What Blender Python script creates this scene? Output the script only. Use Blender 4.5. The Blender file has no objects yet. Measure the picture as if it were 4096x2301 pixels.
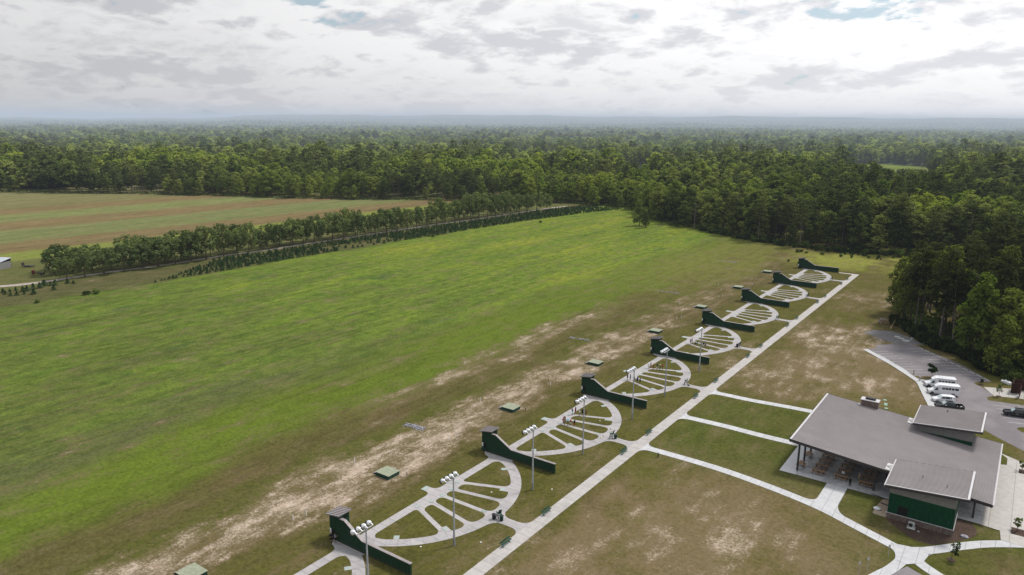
import bpy, bmesh, math, random
import numpy as np
from mathutils import Vector, Matrix
from mathutils.geometry import tessellate_polygon
R = math.radians
rng = random.Random(7)
nrng = np.random.default_rng(11)
scene = bpy.context.scene
col = scene.collection

# ------------------------------------------------------------------ materials
class NT:
    def __init__(s, nt):
        s.nt = nt
    def n(s, t, **kw):
        nd = s.nt.nodes.new(t)
        for k, v in kw.items(): setattr(nd, k, v)
        return nd
    def put(s, sock, v):
        if v is None: return
        if hasattr(v, 'is_output'): s.nt.links.new(v, sock)
        else: sock.default_value = v
    def m(s, op, a, b=None, c=None, clamp=False):
        nd = s.n('ShaderNodeMath', operation=op); nd.use_clamp = clamp
        s.put(nd.inputs[0], a); s.put(nd.inputs[1], b); s.put(nd.inputs[2], c)
        return nd.outputs[0]
    def vm(s, op, a, b=None):
        nd = s.n('ShaderNodeVectorMath', operation=op)
        s.put(nd.inputs[0], a); s.put(nd.inputs[1], b)
        return nd.outputs[0]
    def mix(s, f, a, b, blend='MIX'):
        nd = s.n('ShaderNodeMix', data_type='RGBA', blend_type=blend)
        s.put(nd.inputs[0], f); s.put(nd.inputs[6], c4(a)); s.put(nd.inputs[7], c4(b))
        return nd.outputs[2]
    def noise(s, vec, scale, detail=4, rough=.55, dist=0., dim='3D'):
        nd = s.n('ShaderNodeTexNoise', noise_dimensions=dim)
        if vec is not None: s.put(nd.inputs['Vector'], vec)
        nd.inputs['Scale'].default_value = scale; nd.inputs['Detail'].default_value = detail
        nd.inputs['Roughness'].default_value = rough; nd.inputs['Distortion'].default_value = dist
        return nd.outputs['Fac']
    def ss(s, v, a, b, lo=0., hi=1.):
        nd = s.n('ShaderNodeMapRange', interpolation_type='SMOOTHSTEP')
        s.put(nd.inputs[0], v); nd.inputs[1].default_value = a; nd.inputs[2].default_value = b
        nd.inputs[3].default_value = lo; nd.inputs[4].default_value = hi
        return nd.outputs[0]
    def ramp(s, v, stops, interp='LINEAR'):
        nd = s.n('ShaderNodeValToRGB'); cr = nd.color_ramp; cr.interpolation = interp
        while len(cr.elements) > 1: cr.elements.remove(cr.elements[-1])
        cr.elements[0].position = stops[0][0]; cr.elements[0].color = c4(stops[0][1])
        for p, c in stops[1:]:
            e = cr.elements.new(p); e.color = c4(c)
        s.put(nd.inputs[0], v)
        return nd.outputs[0]
    def xyz(s, vec):
        nd = s.n('ShaderNodeSeparateXYZ'); s.put(nd.inputs[0], vec); return nd.outputs
    def comb(s, x, y, z):
        nd = s.n('ShaderNodeCombineXYZ')
        for i, v in enumerate((x, y, z)): s.put(nd.inputs[i], v)
        return nd.outputs[0]
def c4(c):
    if hasattr(c, 'is_output'): return c
    return tuple(c) if len(c) == 4 else (c[0], c[1], c[2], 1.)

def new_mat(name):
    m = bpy.data.materials.new(name); m.use_nodes = True
    nt = m.node_tree; nt.nodes.clear()
    return m, NT(nt)
def finish(m, k, color, rough=.8, metal=0., bump=None, bstr=.3, bdist=.02, spec=.3):
    out = k.n('ShaderNodeOutputMaterial'); b = k.n('ShaderNodeBsdfPrincipled')
    k.put(b.inputs['Base Color'], c4(color)); k.put(b.inputs['Roughness'], rough)
    b.inputs['Metallic'].default_value = metal
    b.inputs['Specular IOR Level'].default_value = spec
    if bump is not None:
        bp = k.n('ShaderNodeBump'); bp.inputs['Strength'].default_value = bstr; bp.inputs['Distance'].default_value = bdist
        k.put(bp.inputs['Height'], bump); k.put(b.inputs['Normal'], bp.outputs[0])
    k.put(out.inputs[0], b.outputs[0])
    return m
def pmat(name, c, rough=.7, metal=0., var=.25, scale=2., spec=.3, bump=0.):
    m, k = new_mat(name)
    tc = k.n('ShaderNodeTexCoord').outputs['Object']
    f = k.noise(tc, scale, 5, .6)
    d = k.ss(f, .3, .7)
    a = tuple(x * (1 - var) for x in c); b2 = tuple(min(1, x * (1 + var)) for x in c)
    return finish(m, k, k.mix(d, a, b2), rough, metal, f if bump else None, bump, .02, spec)

M = {}
M['green_siding'] = pmat('green_siding', (.010, .042, .020), .85, var=.18, scale=1.2, spec=.06)
M['green_board'] = pmat('green_board', (.007, .060, .026), .75, var=.15, scale=1.5, spec=.1)
M['green_metal'] = pmat('green_metal', (.012, .05, .035), .5, var=.15)
M['brown_trim'] = pmat('brown_trim', (.27, .235, .235), .5, var=.12, scale=.8, spec=.25)
M['roof_metal'] = pmat('roof_metal', (.325, .288, .288), .4, metal=.0, var=.09, scale=.22, spec=.4)
M['roof_rib'] = pmat('roof_rib', (.20, .175, .178), .5, var=.1, scale=.5)  # same metal as the roof; the ribs' shaded side painted in as darker colour
M['fascia'] = pmat('fascia', (.05, .042, .044), .5, var=.15)
M['trim_light'] = pmat('trim_light', (.50, .48, .49), .4, var=.05)
M['grey_band'] = pmat('grey_band', (.20, .195, .185), .8, var=.1)
M['dark'] = pmat('dark', (.006, .006, .006), .6, var=.1)
M['steel'] = pmat('galvanised_steel', (.36, .37, .40), .45, metal=.0, var=.12, scale=1.)
M['chrome'] = pmat('lamp_reflector', (.80, .80, .82), .28, metal=.55, var=.04)
M['black'] = pmat('black_plastic', (.012, .013, .014), .5, var=.2)
M['dgreen_plastic'] = pmat('dark_green_plastic', (.008, .035, .028), .5, var=.2)
M['white_paint'] = pmat('white_paint', (.72, .72, .74), .25, var=.03, spec=.5)
M['black_paint'] = pmat('black_paint', (.008, .008, .010), .16, var=.1, spec=.6)
M['glass_dark'] = pmat('tinted_glass', (.012, .016, .02), .08, var=.05, spec=.8)
M['glass_pale'] = pmat('windscreen', (.35, .42, .42), .1, var=.1, spec=.8)
M['rubber'] = pmat('rubber', (.012, .012, .012), .8, var=.1)
M['rim'] = pmat('rim_metal', (.42, .42, .43), .35, metal=.3, var=.05)
M['amber'] = pmat('amber_lens', (.55, .12, .03), .3, var=.05)
M['red_lens'] = pmat('red_lens', (.40, .015, .015), .3, var=.05)
M['wood'] = pmat('table_wood', (.33, .19, .105), .7, var=.2, scale=3.)
M['bark'] = pmat('bark', (.10, .075, .058), .95, var=.35, scale=1.5, spec=.05)
M['bark_grey'] = pmat('bark_grey', (.15, .125, .115), .95, var=.3, scale=1.5, spec=.05)
M['log'] = pmat('log_wood', (.17, .13, .11), .95, var=.4, scale=4.)
M['white_plastic'] = pmat('white_plastic', (.75, .76, .78), .4, var=.05)
M['brown_fence'] = pmat('brown_fence', (.045, .020, .016), .8, var=.25, scale=3.)
M['tin'] = pmat('tin_roof', (.40, .42, .46), .4, var=.1, scale=.8)
M['red_paint'] = pmat('red_paint', (.10, .018, .016), .5, var=.2)
M['tractor_green'] = pmat('tractor_green', (.03, .10, .02), .5, var=.2)
M['trailer'] = pmat('trailer_steel', (.035, .03, .026), .7, var=.3)
M['rope_red'] = pmat('red_cloth', (.35, .03, .03), .8, var=.1)
M['lid'] = pmat('pale_green_lid', (.24, .36, .28), .7, var=.1)
M['conc_lid'] = pmat('concrete_lid', (.42, .42, .40), .9, var=.12)
M['skin'] = pmat('skin', (.33, .19, .13), .6, var=.08)
M['skin_dark'] = pmat('skin_dark', (.10, .05, .035), .6, var=.08)
M['hair'] = pmat('hair', (.025, .016, .010), .8, var=.2)
M['trap_top'] = pmat('trap_roof', (.25, .265, .19), .85, var=.14, scale=1.5)
for n_, c_ in dict(cl_black=(.010, .010, .012), cl_red=(.36, .025, .025), cl_maroon=(.13, .015, .02), cl_white=(.72, .72, .74), cl_ltblue=(.22, .55, .78),
                   cl_blue=(.02, .09, .34), cl_navy=(.014, .018, .045), cl_grey=(.24, .24, .29), cl_tan=(.42, .30, .17), cl_cream=(.70, .66, .48), cl_teal=(.05, .17, .19), cl_khaki=(.28, .22, .14)).items():
    M[n_] = pmat(n_.replace('cl_', 'cloth_'), c_, .9, var=.12, scale=6., spec=.1)

def stone_mat():
    m, k = new_mat('stone_veneer')
    tc = k.n('ShaderNodeTexCoord').outputs['Object']
    s = k.xyz(tc)
    br = k.n('ShaderNodeTexBrick'); br.offset = .45; br.squash = .8
    k.put(br.inputs['Vector'], k.comb(k.m('ADD', s[0], s[1]), s[2], 0.))
    br.inputs['Scale'].default_value = 1.; br.inputs['Brick Width'].default_value = .42; br.inputs['Row Height'].default_value = .13
    br.inputs['Mortar Size'].default_value = .012
    br.inputs['Color1'].default_value = (.30, .235, .20, 1); br.inputs['Color2'].default_value = (.17, .125, .11, 1); br.inputs['Mortar'].default_value = (.08, .065, .06, 1)
    c = k.mix(k.ss(k.noise(tc, 2.3, 4), .35, .65), br.outputs[0], (.22, .18, .16), 'MULTIPLY')
    c = k.mix(.55, br.outputs[0], c)
    return finish(m, k, c, .9, 0, br.outputs['Fac'], .6, .03)
M['stone'] = stone_mat()

def siding_lines(name, c, pitch, fade=.0):
    """board siding: thin vertical battens shade along x+y"""
    m, k = new_mat(name)
    tc = k.n('ShaderNodeTexCoord').outputs['Object']; s = k.xyz(tc)
    f = k.m('FRACT', k.m('DIVIDE', k.m('ADD', s[0], s[1]), pitch))
    ln = k.ss(k.m('ABSOLUTE', k.m('SUBTRACT', f, .5)), .42, .5)
    nz = k.noise(k.vm('MULTIPLY', tc, (3., 3., .5)), 1.5, 4)
    base = k.mix(k.ss(nz, .3, .7), tuple(x * .75 for x in c), tuple(x * 1.25 for x in c))
    if fade:
        oi = k.n('ShaderNodeObjectInfo'); base = k.mix(k.m('MULTIPLY', oi.outputs['Random'], fade), base, tuple(x * 1.9 + .006 for x in c))
        base = k.mix(k.m('MULTIPLY', k.ss(s[2], .7, .0), .6), base, (.06, .055, .035))
    return finish(m, k, k.mix(k.m('MULTIPLY', ln, .5), base, tuple(x * .4 for x in c)), .75, 0, ln, .5, .02, .1)
M['green_board'] = siding_lines('green_board_siding', (.006, .050, .023), .4)
M['green_siding'] = siding_lines('green_house_siding', (.013, .040, .022), .3, .35)
M['brown_fence'] = siding_lines('brown_board_fence', (.05, .021, .017), .15)

def concrete(name, c, axis=None, pitch=2.39, off=0., stain=.35):
    m, k = new_mat(name)
    P = k.n('ShaderNodeNewGeometry').outputs['Position']; s = k.xyz(P)
    big = k.noise(P, .22, 5, .65); sm = k.noise(P, 3.5, 5, .7); mid = k.noise(P, .9, 4, .6)
    colr = k.mix(k.ss(mid, .3, .7), tuple(x * .9 for x in c), tuple(min(1, x * 1.1) for x in c))
    if axis is not None and stain > .4:  # radial joints of the curved paths
        ob = k.xyz(k.n('ShaderNodeTexCoord').outputs['Object']); ox, oy = k.m('ADD', ob[0], 3.1), k.m('SUBTRACT', ob[1], 21.1)
        rr = k.m('SQRT', k.m('ADD', k.m('MULTIPLY', ox, ox), k.m('MULTIPLY', oy, oy))); an = k.m('DIVIDE', k.m('ARCTAN2', oy, ox), .098)
        jl = k.m('MULTIPLY', k.ss(k.m('ABSOLUTE', k.m('SUBTRACT', k.m('FRACT', an), .5)), .475, .49), k.ss(rr, 19.3, 19.5))
        wn2 = k.n('ShaderNodeTexWhiteNoise', noise_dimensions='1D'); k.put(wn2.inputs['W'], k.m('FLOOR', an))
        colr = k.mix(k.m('MULTIPLY', k.ss(rr, 19.3, 19.5), .22), colr, k.mix(wn2.outputs[0], tuple(x * .6 for x in c), tuple(min(1, x * 1.15) for x in c)))
        colr = k.mix(k.m('MULTIPLY', jl, .6), colr, tuple(x * .4 for x in c))
        spot = k.ss(k.noise(P, .55, 5, .7), .58, .68); colr = k.mix(k.m('MULTIPLY', spot, .45), colr, tuple(x * .45 for x in c))
    colr = k.mix(k.m('MULTIPLY', k.ss(big, .54, .72), stain), colr, tuple(x * .5 for x in c))
    colr = k.mix(k.m('MULTIPLY', k.ss(sm, .5, .8), .18), colr, tuple(x * .6 for x in c))
    if axis is not None:
        v = s[axis] if axis < 2 else k.m('ADD', s[0], s[1])
        u = k.m('DIVIDE', k.m('ADD', v, off), pitch)
        f = k.m('ABSOLUTE', k.m('SUBTRACT', k.m('FRACT', u), .5))
        w = .045 / pitch
        ln = k.ss(f, .5 - w * 1.6, .5 - w * .4)
        wn = k.n('ShaderNodeTexWhiteNoise', noise_dimensions='1D'); k.put(wn.inputs['W'], k.m('FLOOR', k.m('ADD', u, .0)))
        colr = k.mix(.18, colr, k.mix(wn.outputs[0], tuple(x * .62 for x in c), tuple(min(1, x * 1.12) for x in c)))
        colr = k.mix(k.m('MULTIPLY', ln, .6), colr, tuple(x * .35 for x in c))
    return finish(m, k, colr, .9, 0, sm, .15, .01, .2)
M['walk'] = concrete('walk_concrete', (.40, .372, .355), 1, 2.39, .1)
M['field_conc'] = concrete('field_concrete', (.37, .345, .345), 1, 2.05, .4, .5)
M['new_conc'] = concrete('pale_concrete', (.47, .465, .475), 0, 1.95, .0, .15)
M['plaza_conc'] = concrete('plaza_concrete', (.43, .40, .375), 0, 3.1, .4, .25)
M['pad'] = concrete('station_pad', (.31, .355, .335), None, stain=.3)
def slab_mat():
    m, k = new_mat('wet_slab')
    P = k.n('ShaderNodeNewGeometry').outputs['Position']
    w = k.ss(k.noise(P, .35, 4, .6), .38, .6)
    c = k.mix(w, (.46, .45, .46), (.36, .355, .365))
    return finish(m, k, c, k.ss(w, 0, 1, .42, .18), 0, None, spec=.5)
M['slab'] = slab_mat()
def asphalt_mat():
    m, k = new_mat('asphalt')
    P = k.n('ShaderNodeNewGeometry').outputs['Position']; s = k.xyz(P)
    a = k.noise(P, .12, 5, .6); b = k.noise(P, 9., 3, .7); t = k.noise(k.vm('MULTIPLY', P, (.5, .12, 1)), .6, 4, .6)
    c = k.mix(k.ss(a, .3, .7), (.158, .140, .148), (.215, .194, .200))
    c = k.mix(k.m('MULTIPLY', k.ss(t, .5, .75), .3), c, (.27, .245, .24))
    c = k.mix(k.m('MULTIPLY', k.ss(b, .45, .75), .35), c, (.07, .065, .07))
    return finish(m, k, c, .9, 0, b, .3, .02, .2)
M['asphalt'] = asphalt_mat()
def speck(name, c1, c2, scale, rough=.95):
    m, k = new_mat(name)
    P = k.n('ShaderNodeNewGeometry').outputs['Position']
    a = k.noise(P, scale, 5, .7); b = k.noise(P, scale * .12, 3, .5)
    c = k.mix(k.ss(a, .35, .65), c1, c2)
    c = k.mix(k.m('MULTIPLY', k.ss(b, .35, .65), .4), c, tuple(x * .7 for x in c1))
    return finish(m, k, c, rough, 0, a, .6, .05, .1)
M['gravel'] = speck('gravel', (.14, .132, .135), (.25, .235, .235), 5.)
M['dirt_road'] = speck('dirt_road', (.33, .28, .25), (.46, .40, .36), .8)
M['mulch'] = speck('mulch', (.05, .034, .027), (.11, .072, .055), 4.)
M['rock'] = speck('rock', (.20, .195, .215), (.46, .45, .49), 3.)
M['bare_soil'] = speck('bare_soil', (.30, .235, .175), (.45, .36, .28), 2.)

def ground_mat():
    m, k = new_mat('ground')
    P = k.n('ShaderNodeNewGeometry').outputs['Position']; s = k.xyz(P)
    X, Y = s[0], s[1]
    # strips follow the track, which swings a little away from the range at the far end
    sk = k.m('MULTIPLY', k.m('SUBTRACT', Y, 45.), k.ss(X, -260., -150., .088, 0.))
    Xr = k.m('SUBTRACT', X, sk)
    w1 = k.noise(P, .022, 4, .6); w2 = k.noise(k.vm('MULTIPLY', P, (1., .35, 1.)), .14, 4, .6); w3 = k.noise(P, .7, 3, .6)
    far = k.ss(Xr, -215., -200., .35, 1.)
    wv = k.m('MULTIPLY', k.m('ADD', k.m('MULTIPLY', k.m('SUBTRACT', w1, .5), 30.), k.m('ADD', k.m('MULTIPLY', k.m('SUBTRACT', w2, .5), 14.), k.m('MULTIPLY', k.m('SUBTRACT', w3, .5), 5.))), far)
    Xw = k.m('ADD', Xr, wv)
    lo, hi = -760., 240.
    def st(x, c): return ((x - lo) / (hi - lo), c)
    br, gr = (.192, .140, .066), (.178, .196, .07)
    stops = [st(-655, (.20, .19, .085)), st(-535, (.17, .155, .065)), st(-525, br), st(-500, br), st(-492, gr), st(-458, gr), st(-450, br), st(-416, br),
             st(-410, (.165, .182, .07)), st(-366, (.155, .17, .062)), st(-359, br), st(-329, (.165, .12, .055)), st(-325, (.175, .20, .04)), st(-304, (.165, .19, .042)), st(-298, (.105, .11, .036)), st(-236, (.10, .105, .036)),
             st(-228, (.088, .082, .034)), st(-207, (.078, .082, .028)), st(-201, (.085, .125, .018)), st(-74, (.08, .11, .017)), st(-62, (.077, .078, .028)), st(-55, (.098, .125, .018)), st(-44, (.084, .112, .016)), st(-34, (.092, .078, .028)),
             st(-26, (.094, .082, .028)), st(-23, (.078, .086, .018)), st(-19, (.082, .082, .02)), st(-9, (.098, .078, .032)), st(-1, (.088, .082, .022)), st(24, (.086, .080, .021)), st(30, (.102, .086, .029)), st(200, (.102, .088, .030))]
    base = k.ramp(k.m('DIVIDE', k.m('SUBTRACT', Xw, lo), hi - lo), stops)
    # meadow: patchy bright and dull growth
    inm = k.m('MULTIPLY', k.ss(Xw, -205., -198.), k.ss(Xw, -50., -78.))
    pn = k.noise(k.vm('MULTIPLY', P, (1., .28, 1.)), .06, 7, .68, .2)
    yb = k.ss(k.m('ADD', Y, k.m('MULTIPLY', X, -.15)), 0., 260.)
    pf = k.m('ADD', pn, k.m('MULTIPLY', k.m('SUBTRACT', yb, .50), .25))
    mead = k.ramp(pf, [(.20, (.096, .104, .034)), (.34, (.102, .126, .028)), (.46, (.110, .150, .026)), (.56, (.128, .176, .026)), (.66, (.158, .198, .026)), (.80, (.205, .222, .03))])
    base = k.mix(inm, base, mead)
    t1 = k.noise(k.vm('MULTIPLY', P, (1., .55, 1.)), .42, 6, .72); t2 = k.noise(k.vm('MULTIPLY', P, (1., .07, 1.)), .30, 4, .65); t3 = k.noise(k.vm('MULTIPLY', P, (1., .5, 1.)), .13, 5, .7)
    mead = k.mix(k.m('MULTIPLY', k.ss(t1, .47, .60), .5), mead, k.mix(1., mead, (.50, .60, .55), 'MULTIPLY'))
    mead = k.mix(k.m('MULTIPLY', k.ss(t1, .48, .36), .5), mead, k.mix(1., mead, (1.4, 1.28, 1.1), 'MULTIPLY'))
    mead = k.mix(k.m('MULTIPLY', k.ss(t2, .48, .60), .42), mead, k.mix(1., mead, (.62, .70, .7), 'MULTIPLY'))
    mead = k.mix(k.m('MULTIPLY', k.ss(t3, .54, .70), .42), mead, k.mix(1., mead, (.52, .72, .8), 'MULTIPLY'))
    base = k.mix(inm, base, mead)
    # bluish low weeds in drifts
    dr = k.ss(k.noise(k.vm('MULTIPLY', P, (1., .5, 1.)), .06, 5, .6), .60, .72)
    base = k.mix(k.m('MULTIPLY', k.m('MULTIPLY', inm, dr), .6), base, (.036, .085, .026))
    # bare purple-brown stubble at the near edge of the meadow
    st_ = k.m('MULTIPLY', k.m('MULTIPLY', k.ss(Xw, -82., -68.), k.ss(Xw, -55., -61.)), k.ss(k.m('ADD', pn, k.m('MULTIPLY', Y, -.0012)), .40, .56))
    base = k.mix(k.m('MULTIPLY', st_, .6), base, (.088, .076, .048))
    # bright grass strip beside it and around the far clearing
    gs = k.m('MULTIPLY', k.m('MULTIPLY', k.ss(Xw, -68., -56.), k.ss(Xw, -27., -46.)), k.ss(k.noise(k.vm('MULTIPLY', P, (1., .3, 1.)), .05, 4), .30, .55))
    base = k.mix(k.m('MULTIPLY', gs, .85), base, (.104, .142, .018))
    cl = k.m('MULTIPLY', k.ss(Y, 278., 296.), k.ss(X, -26., 6.))
    base = k.mix(k.m('MULTIPLY', cl, k.ss(k.noise(P, .05, 4), .3, .55)), base, (.20, .205, .042))
    # olive middle ground beyond the range
    fg = k.m('MULTIPLY', k.m('MULTIPLY', k.ss(Y, 150., 260.), k.ss(Xw, -70., -45.)), k.ss(Xw, -8., -22.))
    base = k.mix(k.m('MULTIPLY', fg, .75), base, (.145, .146, .036))
    # green lush patches on the mown ground east of the walk
    ea = k.m('MULTIPLY', k.ss(X, 24., 30.), k.ss(k.noise(P, .045, 5, .6), .44, .62))
    base = k.mix(k.m('MULTIPLY', ea, .75), base, (.088, .090, .018))
    pl = k.m('MULTIPLY', k.m('MULTIPLY', k.ss(X, 25., 30.), k.ss(Y, 55., 61.)), k.ss(Y, 104., 98.))
    base = k.mix(k.m('MULTIPLY', pl, .85), base, (.074, .084, .019))
    ne = k.m('MULTIPLY', k.ss(X, 62., 70.), k.ss(Y, 66., 56.))
    base = k.mix(k.m('MULTIPLY', ne, .8), base, (.074, .078, .019))
    # brownish dry patches
    dp = k.ss(k.noise(k.vm('MULTIPLY', P, (1., .5, 1.)), .08, 5, .65), .52, .68)
    dm = k.m('MULTIPLY', dp, k.m('MULTIPLY', k.ss(Xw, -40., -30.), k.ss(X, 24., 27., 1., 1.)))
    dm = k.m('MULTIPLY', dm, k.m('SUBTRACT', 1., k.m('MULTIPLY', k.m('MULTIPLY', k.ss(X, 0., 4.), k.ss(X, 25., 23.)), .75)))
    dm = k.m('MULTIPLY', dm, k.m('SUBTRACT', 1., pl))
    base = k.mix(k.m('MULTIPLY', dm, .55), base, (.125, .088, .045))
    # blade-scale mottling
    g1 = k.noise(P, 1.3, 6, .75); g2 = k.noise(k.vm('MULTIPLY', P, (1., .5, 1.)), .32, 5, .65); g3 = k.noise(P, 4.5, 3, .7)
    base = k.mix(k.m('MULTIPLY', k.ss(g2, .46, .58), .42), base, k.mix(1., base, (.62, .66, .55), 'MULTIPLY'))
    base = k.mix(k.m('MULTIPLY', k.ss(g1, .49, .60), .5), base, k.mix(1., base, (.45, .5, .4), 'MULTIPLY'))
    base = k.mix(k.m('MULTIPLY', k.ss(g1, .48, .37), .42), base, k.mix(1., base, (1.5, 1.42, 1.3), 'MULTIPLY'))
    base = k.mix(k.m('MULTIPLY', k.ss(g3, .52, .7), .25), base, k.mix(1., base, (.55, .58, .5), 'MULTIPLY'))
    # mowing and tractor lines along the range
    ml = k.m('MULTIPLY', k.ss(k.noise(k.vm('MULTIPLY', P, (1., .02, 1.)), .55, 3, .6), .5, .66), k.ss(Xw, -205., -195.))
    ml = k.m('MULTIPLY', ml, k.ss(X, 2., -2.))
    base = k.mix(k.m('MULTIPLY', ml, .35), base, k.mix(1., base, (.62, .6, .68), 'MULTIPLY'))
    # crop rows
    cr_ = k.m('MULTIPLY', k.ss(k.noise(k.vm('MULTIPLY', P, (1., .12, 1.)), .16, 5, .7), .42, .62), k.ss(Xr, -322., -332.))
    cr2 = k.m('MULTIPLY', k.ss(k.noise(k.vm('MULTIPLY', P, (1., .5, 1.)), .07, 5, .7), .48, .64), k.ss(Xr, -322., -332.))
    base = k.mix(k.m('MULTIPLY', cr2, .35), base, (.20, .165, .08))
    base = k.mix(k.m('MULTIPLY', cr_, .55), base, k.mix(1., base, (.6, .62, .6), 'MULTIPLY'))
    # sand showing through
    def win(v, a, b, c, d): return k.m('MULTIPLY', k.ss(v, a, b), k.ss(v, d, c))
    def disc(x, y, r, q=.5):
        d = k.m('SQRT', k.m('ADD', k.m('POWER', k.m('SUBTRACT', X, x), 2.), k.m('POWER', k.m('SUBTRACT', Y, y), 2.)))
        return k.ss(d, r, r * q)
    b1 = k.m('MULTIPLY', win(Xw, -24., -17., -9., -3.), k.ss(Y, 330., 40., .12, .86))
    b2 = k.m('MULTIPLY', win(Xw, -43., -37., -33., -27.), k.m('MULTIPLY', win(Y, 20., 60., 130., 190.), .62))
    b3 = k.m('MULTIPLY', disc(44, 168, 36, .2), .78)
    b4 = k.m('MULTIPLY', disc(36, 128, 34, .1), .72)
    b5 = k.m('MULTIPLY', disc(47, 38, 32, .1), .60)
    b6 = k.m('MULTIPLY', disc(36, 14, 28, .1), .55)
    b7 = k.m('MULTIPLY', disc(56, 130, 24, .1), .66)
    b8 = k.m('MULTIPLY', disc(40, 230, 26, .2), .55)
    allb = b1
    for b in (b2, b3, b4, b5, b6, b7, b8): allb = k.m('MAXIMUM', allb, b)
    sn = k.noise(k.vm('MULTIPLY', P, (1., .55, 1.)), .16, 7, .74, .15)
    sv = k.m('ADD', k.m('MULTIPLY', allb, .46), k.m('MULTIPLY', k.m('SUBTRACT', sn, .5), 1.55))
    fine = k.noise(P, 1.9, 5, .75)
    sv = k.m('ADD', sv, k.m('MULTIPLY', k.m('SUBTRACT', fine, .5), .85))
    sandc = k.mix(k.ss(k.noise(P, .5, 4), .3, .7), (.37, .285, .222), (.53, .43, .35))
    stk = k.noise(k.vm('MULTIPLY', P, (1., .05, 1.)), .34, 4, .65)
    sv = k.m('ADD', sv, k.m('MULTIPLY', k.m('SUBTRACT', stk, .5), .55))
    spk = k.noise(P, 3.4, 4, .75)
    sv = k.m('ADD', sv, k.m('MULTIPLY', k.m('SUBTRACT', spk, .5), .55))
    soil = k.ss(sv, -.02, .34)
    sand = k.m('MULTIPLY', k.ss(sv, .25, .70), .92)
    tan_ = k.m('MAXIMUM', disc(47, 34, 40, .3), k.m('MAXIMUM', disc(54, 138, 34, .3), disc(36, 8, 36, .3)))
    tan_ = k.m('MULTIPLY', tan_, k.m('MULTIPLY', k.ss(X, 27., 31.), k.ss(k.noise(P, .07, 5, .65), .36, .54)))
    base = k.mix(k.m('MULTIPLY', tan_, .8), base, k.mix(k.ss(g1, .4, .6), (.185, .132, .076), (.125, .094, .048)))
    base = k.mix(k.m('MULTIPLY', soil, .65), base, (.15, .112, .062))
    base = k.mix(sand, base, sandc)
    bp = k.m('ADD', k.m('MULTIPLY', g1, 1.), k.m('MULTIPLY', g2, 1.6))
    return finish(m, k, base, .98, 0, bp, .8, .12, .02)
M['ground'] = ground_mat()

def leaf_mat(name, dark, mid, light, lime=None, trans=.36, stands=False):  # stands: yellow-green stands plus painted sun and cloud-shade patches
    m, k = new_mat(name)
    oi = k.n('ShaderNodeObjectInfo'); P = k.n('ShaderNodeNewGeometry').outputs['Position']
    r = oi.outputs['Random']
    c = k.ramp(r, [(0., dark), (.45, mid), (.8, light), (1., tuple(x * 1.12 for x in light))])
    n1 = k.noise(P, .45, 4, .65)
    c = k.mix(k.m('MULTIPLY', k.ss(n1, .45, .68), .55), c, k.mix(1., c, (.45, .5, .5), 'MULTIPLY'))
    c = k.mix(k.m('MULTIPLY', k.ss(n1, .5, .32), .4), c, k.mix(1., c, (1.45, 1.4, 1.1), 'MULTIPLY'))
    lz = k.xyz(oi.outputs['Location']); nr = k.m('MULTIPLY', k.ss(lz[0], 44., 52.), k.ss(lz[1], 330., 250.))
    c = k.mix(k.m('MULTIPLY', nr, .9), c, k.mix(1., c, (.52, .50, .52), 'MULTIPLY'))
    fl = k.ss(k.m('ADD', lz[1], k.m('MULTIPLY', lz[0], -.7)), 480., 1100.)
    c = k.mix(fl, c, k.mix(1., c, (1.75, 1.7, 1.6), 'MULTIPLY'))  # far crowns painted brighter, as if their tops caught more light
    if stands:  # sun and cloud-shade patches painted into the leaf colour, among yellow-green stands
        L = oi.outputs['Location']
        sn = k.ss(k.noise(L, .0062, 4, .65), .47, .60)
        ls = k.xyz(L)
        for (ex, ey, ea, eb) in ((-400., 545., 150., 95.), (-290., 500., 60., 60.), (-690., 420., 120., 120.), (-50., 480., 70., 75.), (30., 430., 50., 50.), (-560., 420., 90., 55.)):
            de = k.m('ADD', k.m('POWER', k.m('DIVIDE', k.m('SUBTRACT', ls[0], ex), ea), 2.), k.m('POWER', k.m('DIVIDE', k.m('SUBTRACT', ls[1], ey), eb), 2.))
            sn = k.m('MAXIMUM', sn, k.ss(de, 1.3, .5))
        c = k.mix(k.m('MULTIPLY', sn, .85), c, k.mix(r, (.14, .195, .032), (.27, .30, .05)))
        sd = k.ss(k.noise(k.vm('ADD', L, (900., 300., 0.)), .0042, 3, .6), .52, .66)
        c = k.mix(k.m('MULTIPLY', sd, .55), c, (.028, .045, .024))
    out = k.n('ShaderNodeOutputMaterial'); d = k.n('ShaderNodeBsdfDiffuse'); t = k.n('ShaderNodeBsdfTranslucent'); mx = k.n('ShaderNodeMixShader')
    k.put(d.inputs[0], c); k.put(t.inputs[0], k.mix(1., c, (1.3, 1.5, .6), 'MULTIPLY')); mx.inputs[0].default_value = trans
    k.put(mx.inputs[1], d.outputs[0]); k.put(mx.inputs[2], t.outputs[0]); k.put(out.inputs[0], mx.outputs[0])
    return m
M['leaf'] = leaf_mat('broad_leaves', (.052, .070, .026), (.100, .124, .038), (.185, .205, .062), stands=True)  # stands also paints sun and cloud-shade patches into the leaf colour
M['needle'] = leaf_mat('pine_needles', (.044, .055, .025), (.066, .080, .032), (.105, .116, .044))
M['pecan'] = leaf_mat('orchard_leaves', (.085, .112, .048), (.110, .138, .056), (.145, .172, .068))
M['sapl'] = leaf_mat('sapling_needles', (.036, .068, .030), (.048, .086, .036), (.07, .11, .046))
M['shrubl'] = leaf_mat('shrub_leaves', (.036, .056, .02), (.06, .09, .027), (.095, .13, .034))
M['youngl'] = leaf_mat('young_tree_leaves', (.085, .13, .035), (.11, .16, .045), (.15, .20, .055))
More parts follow.
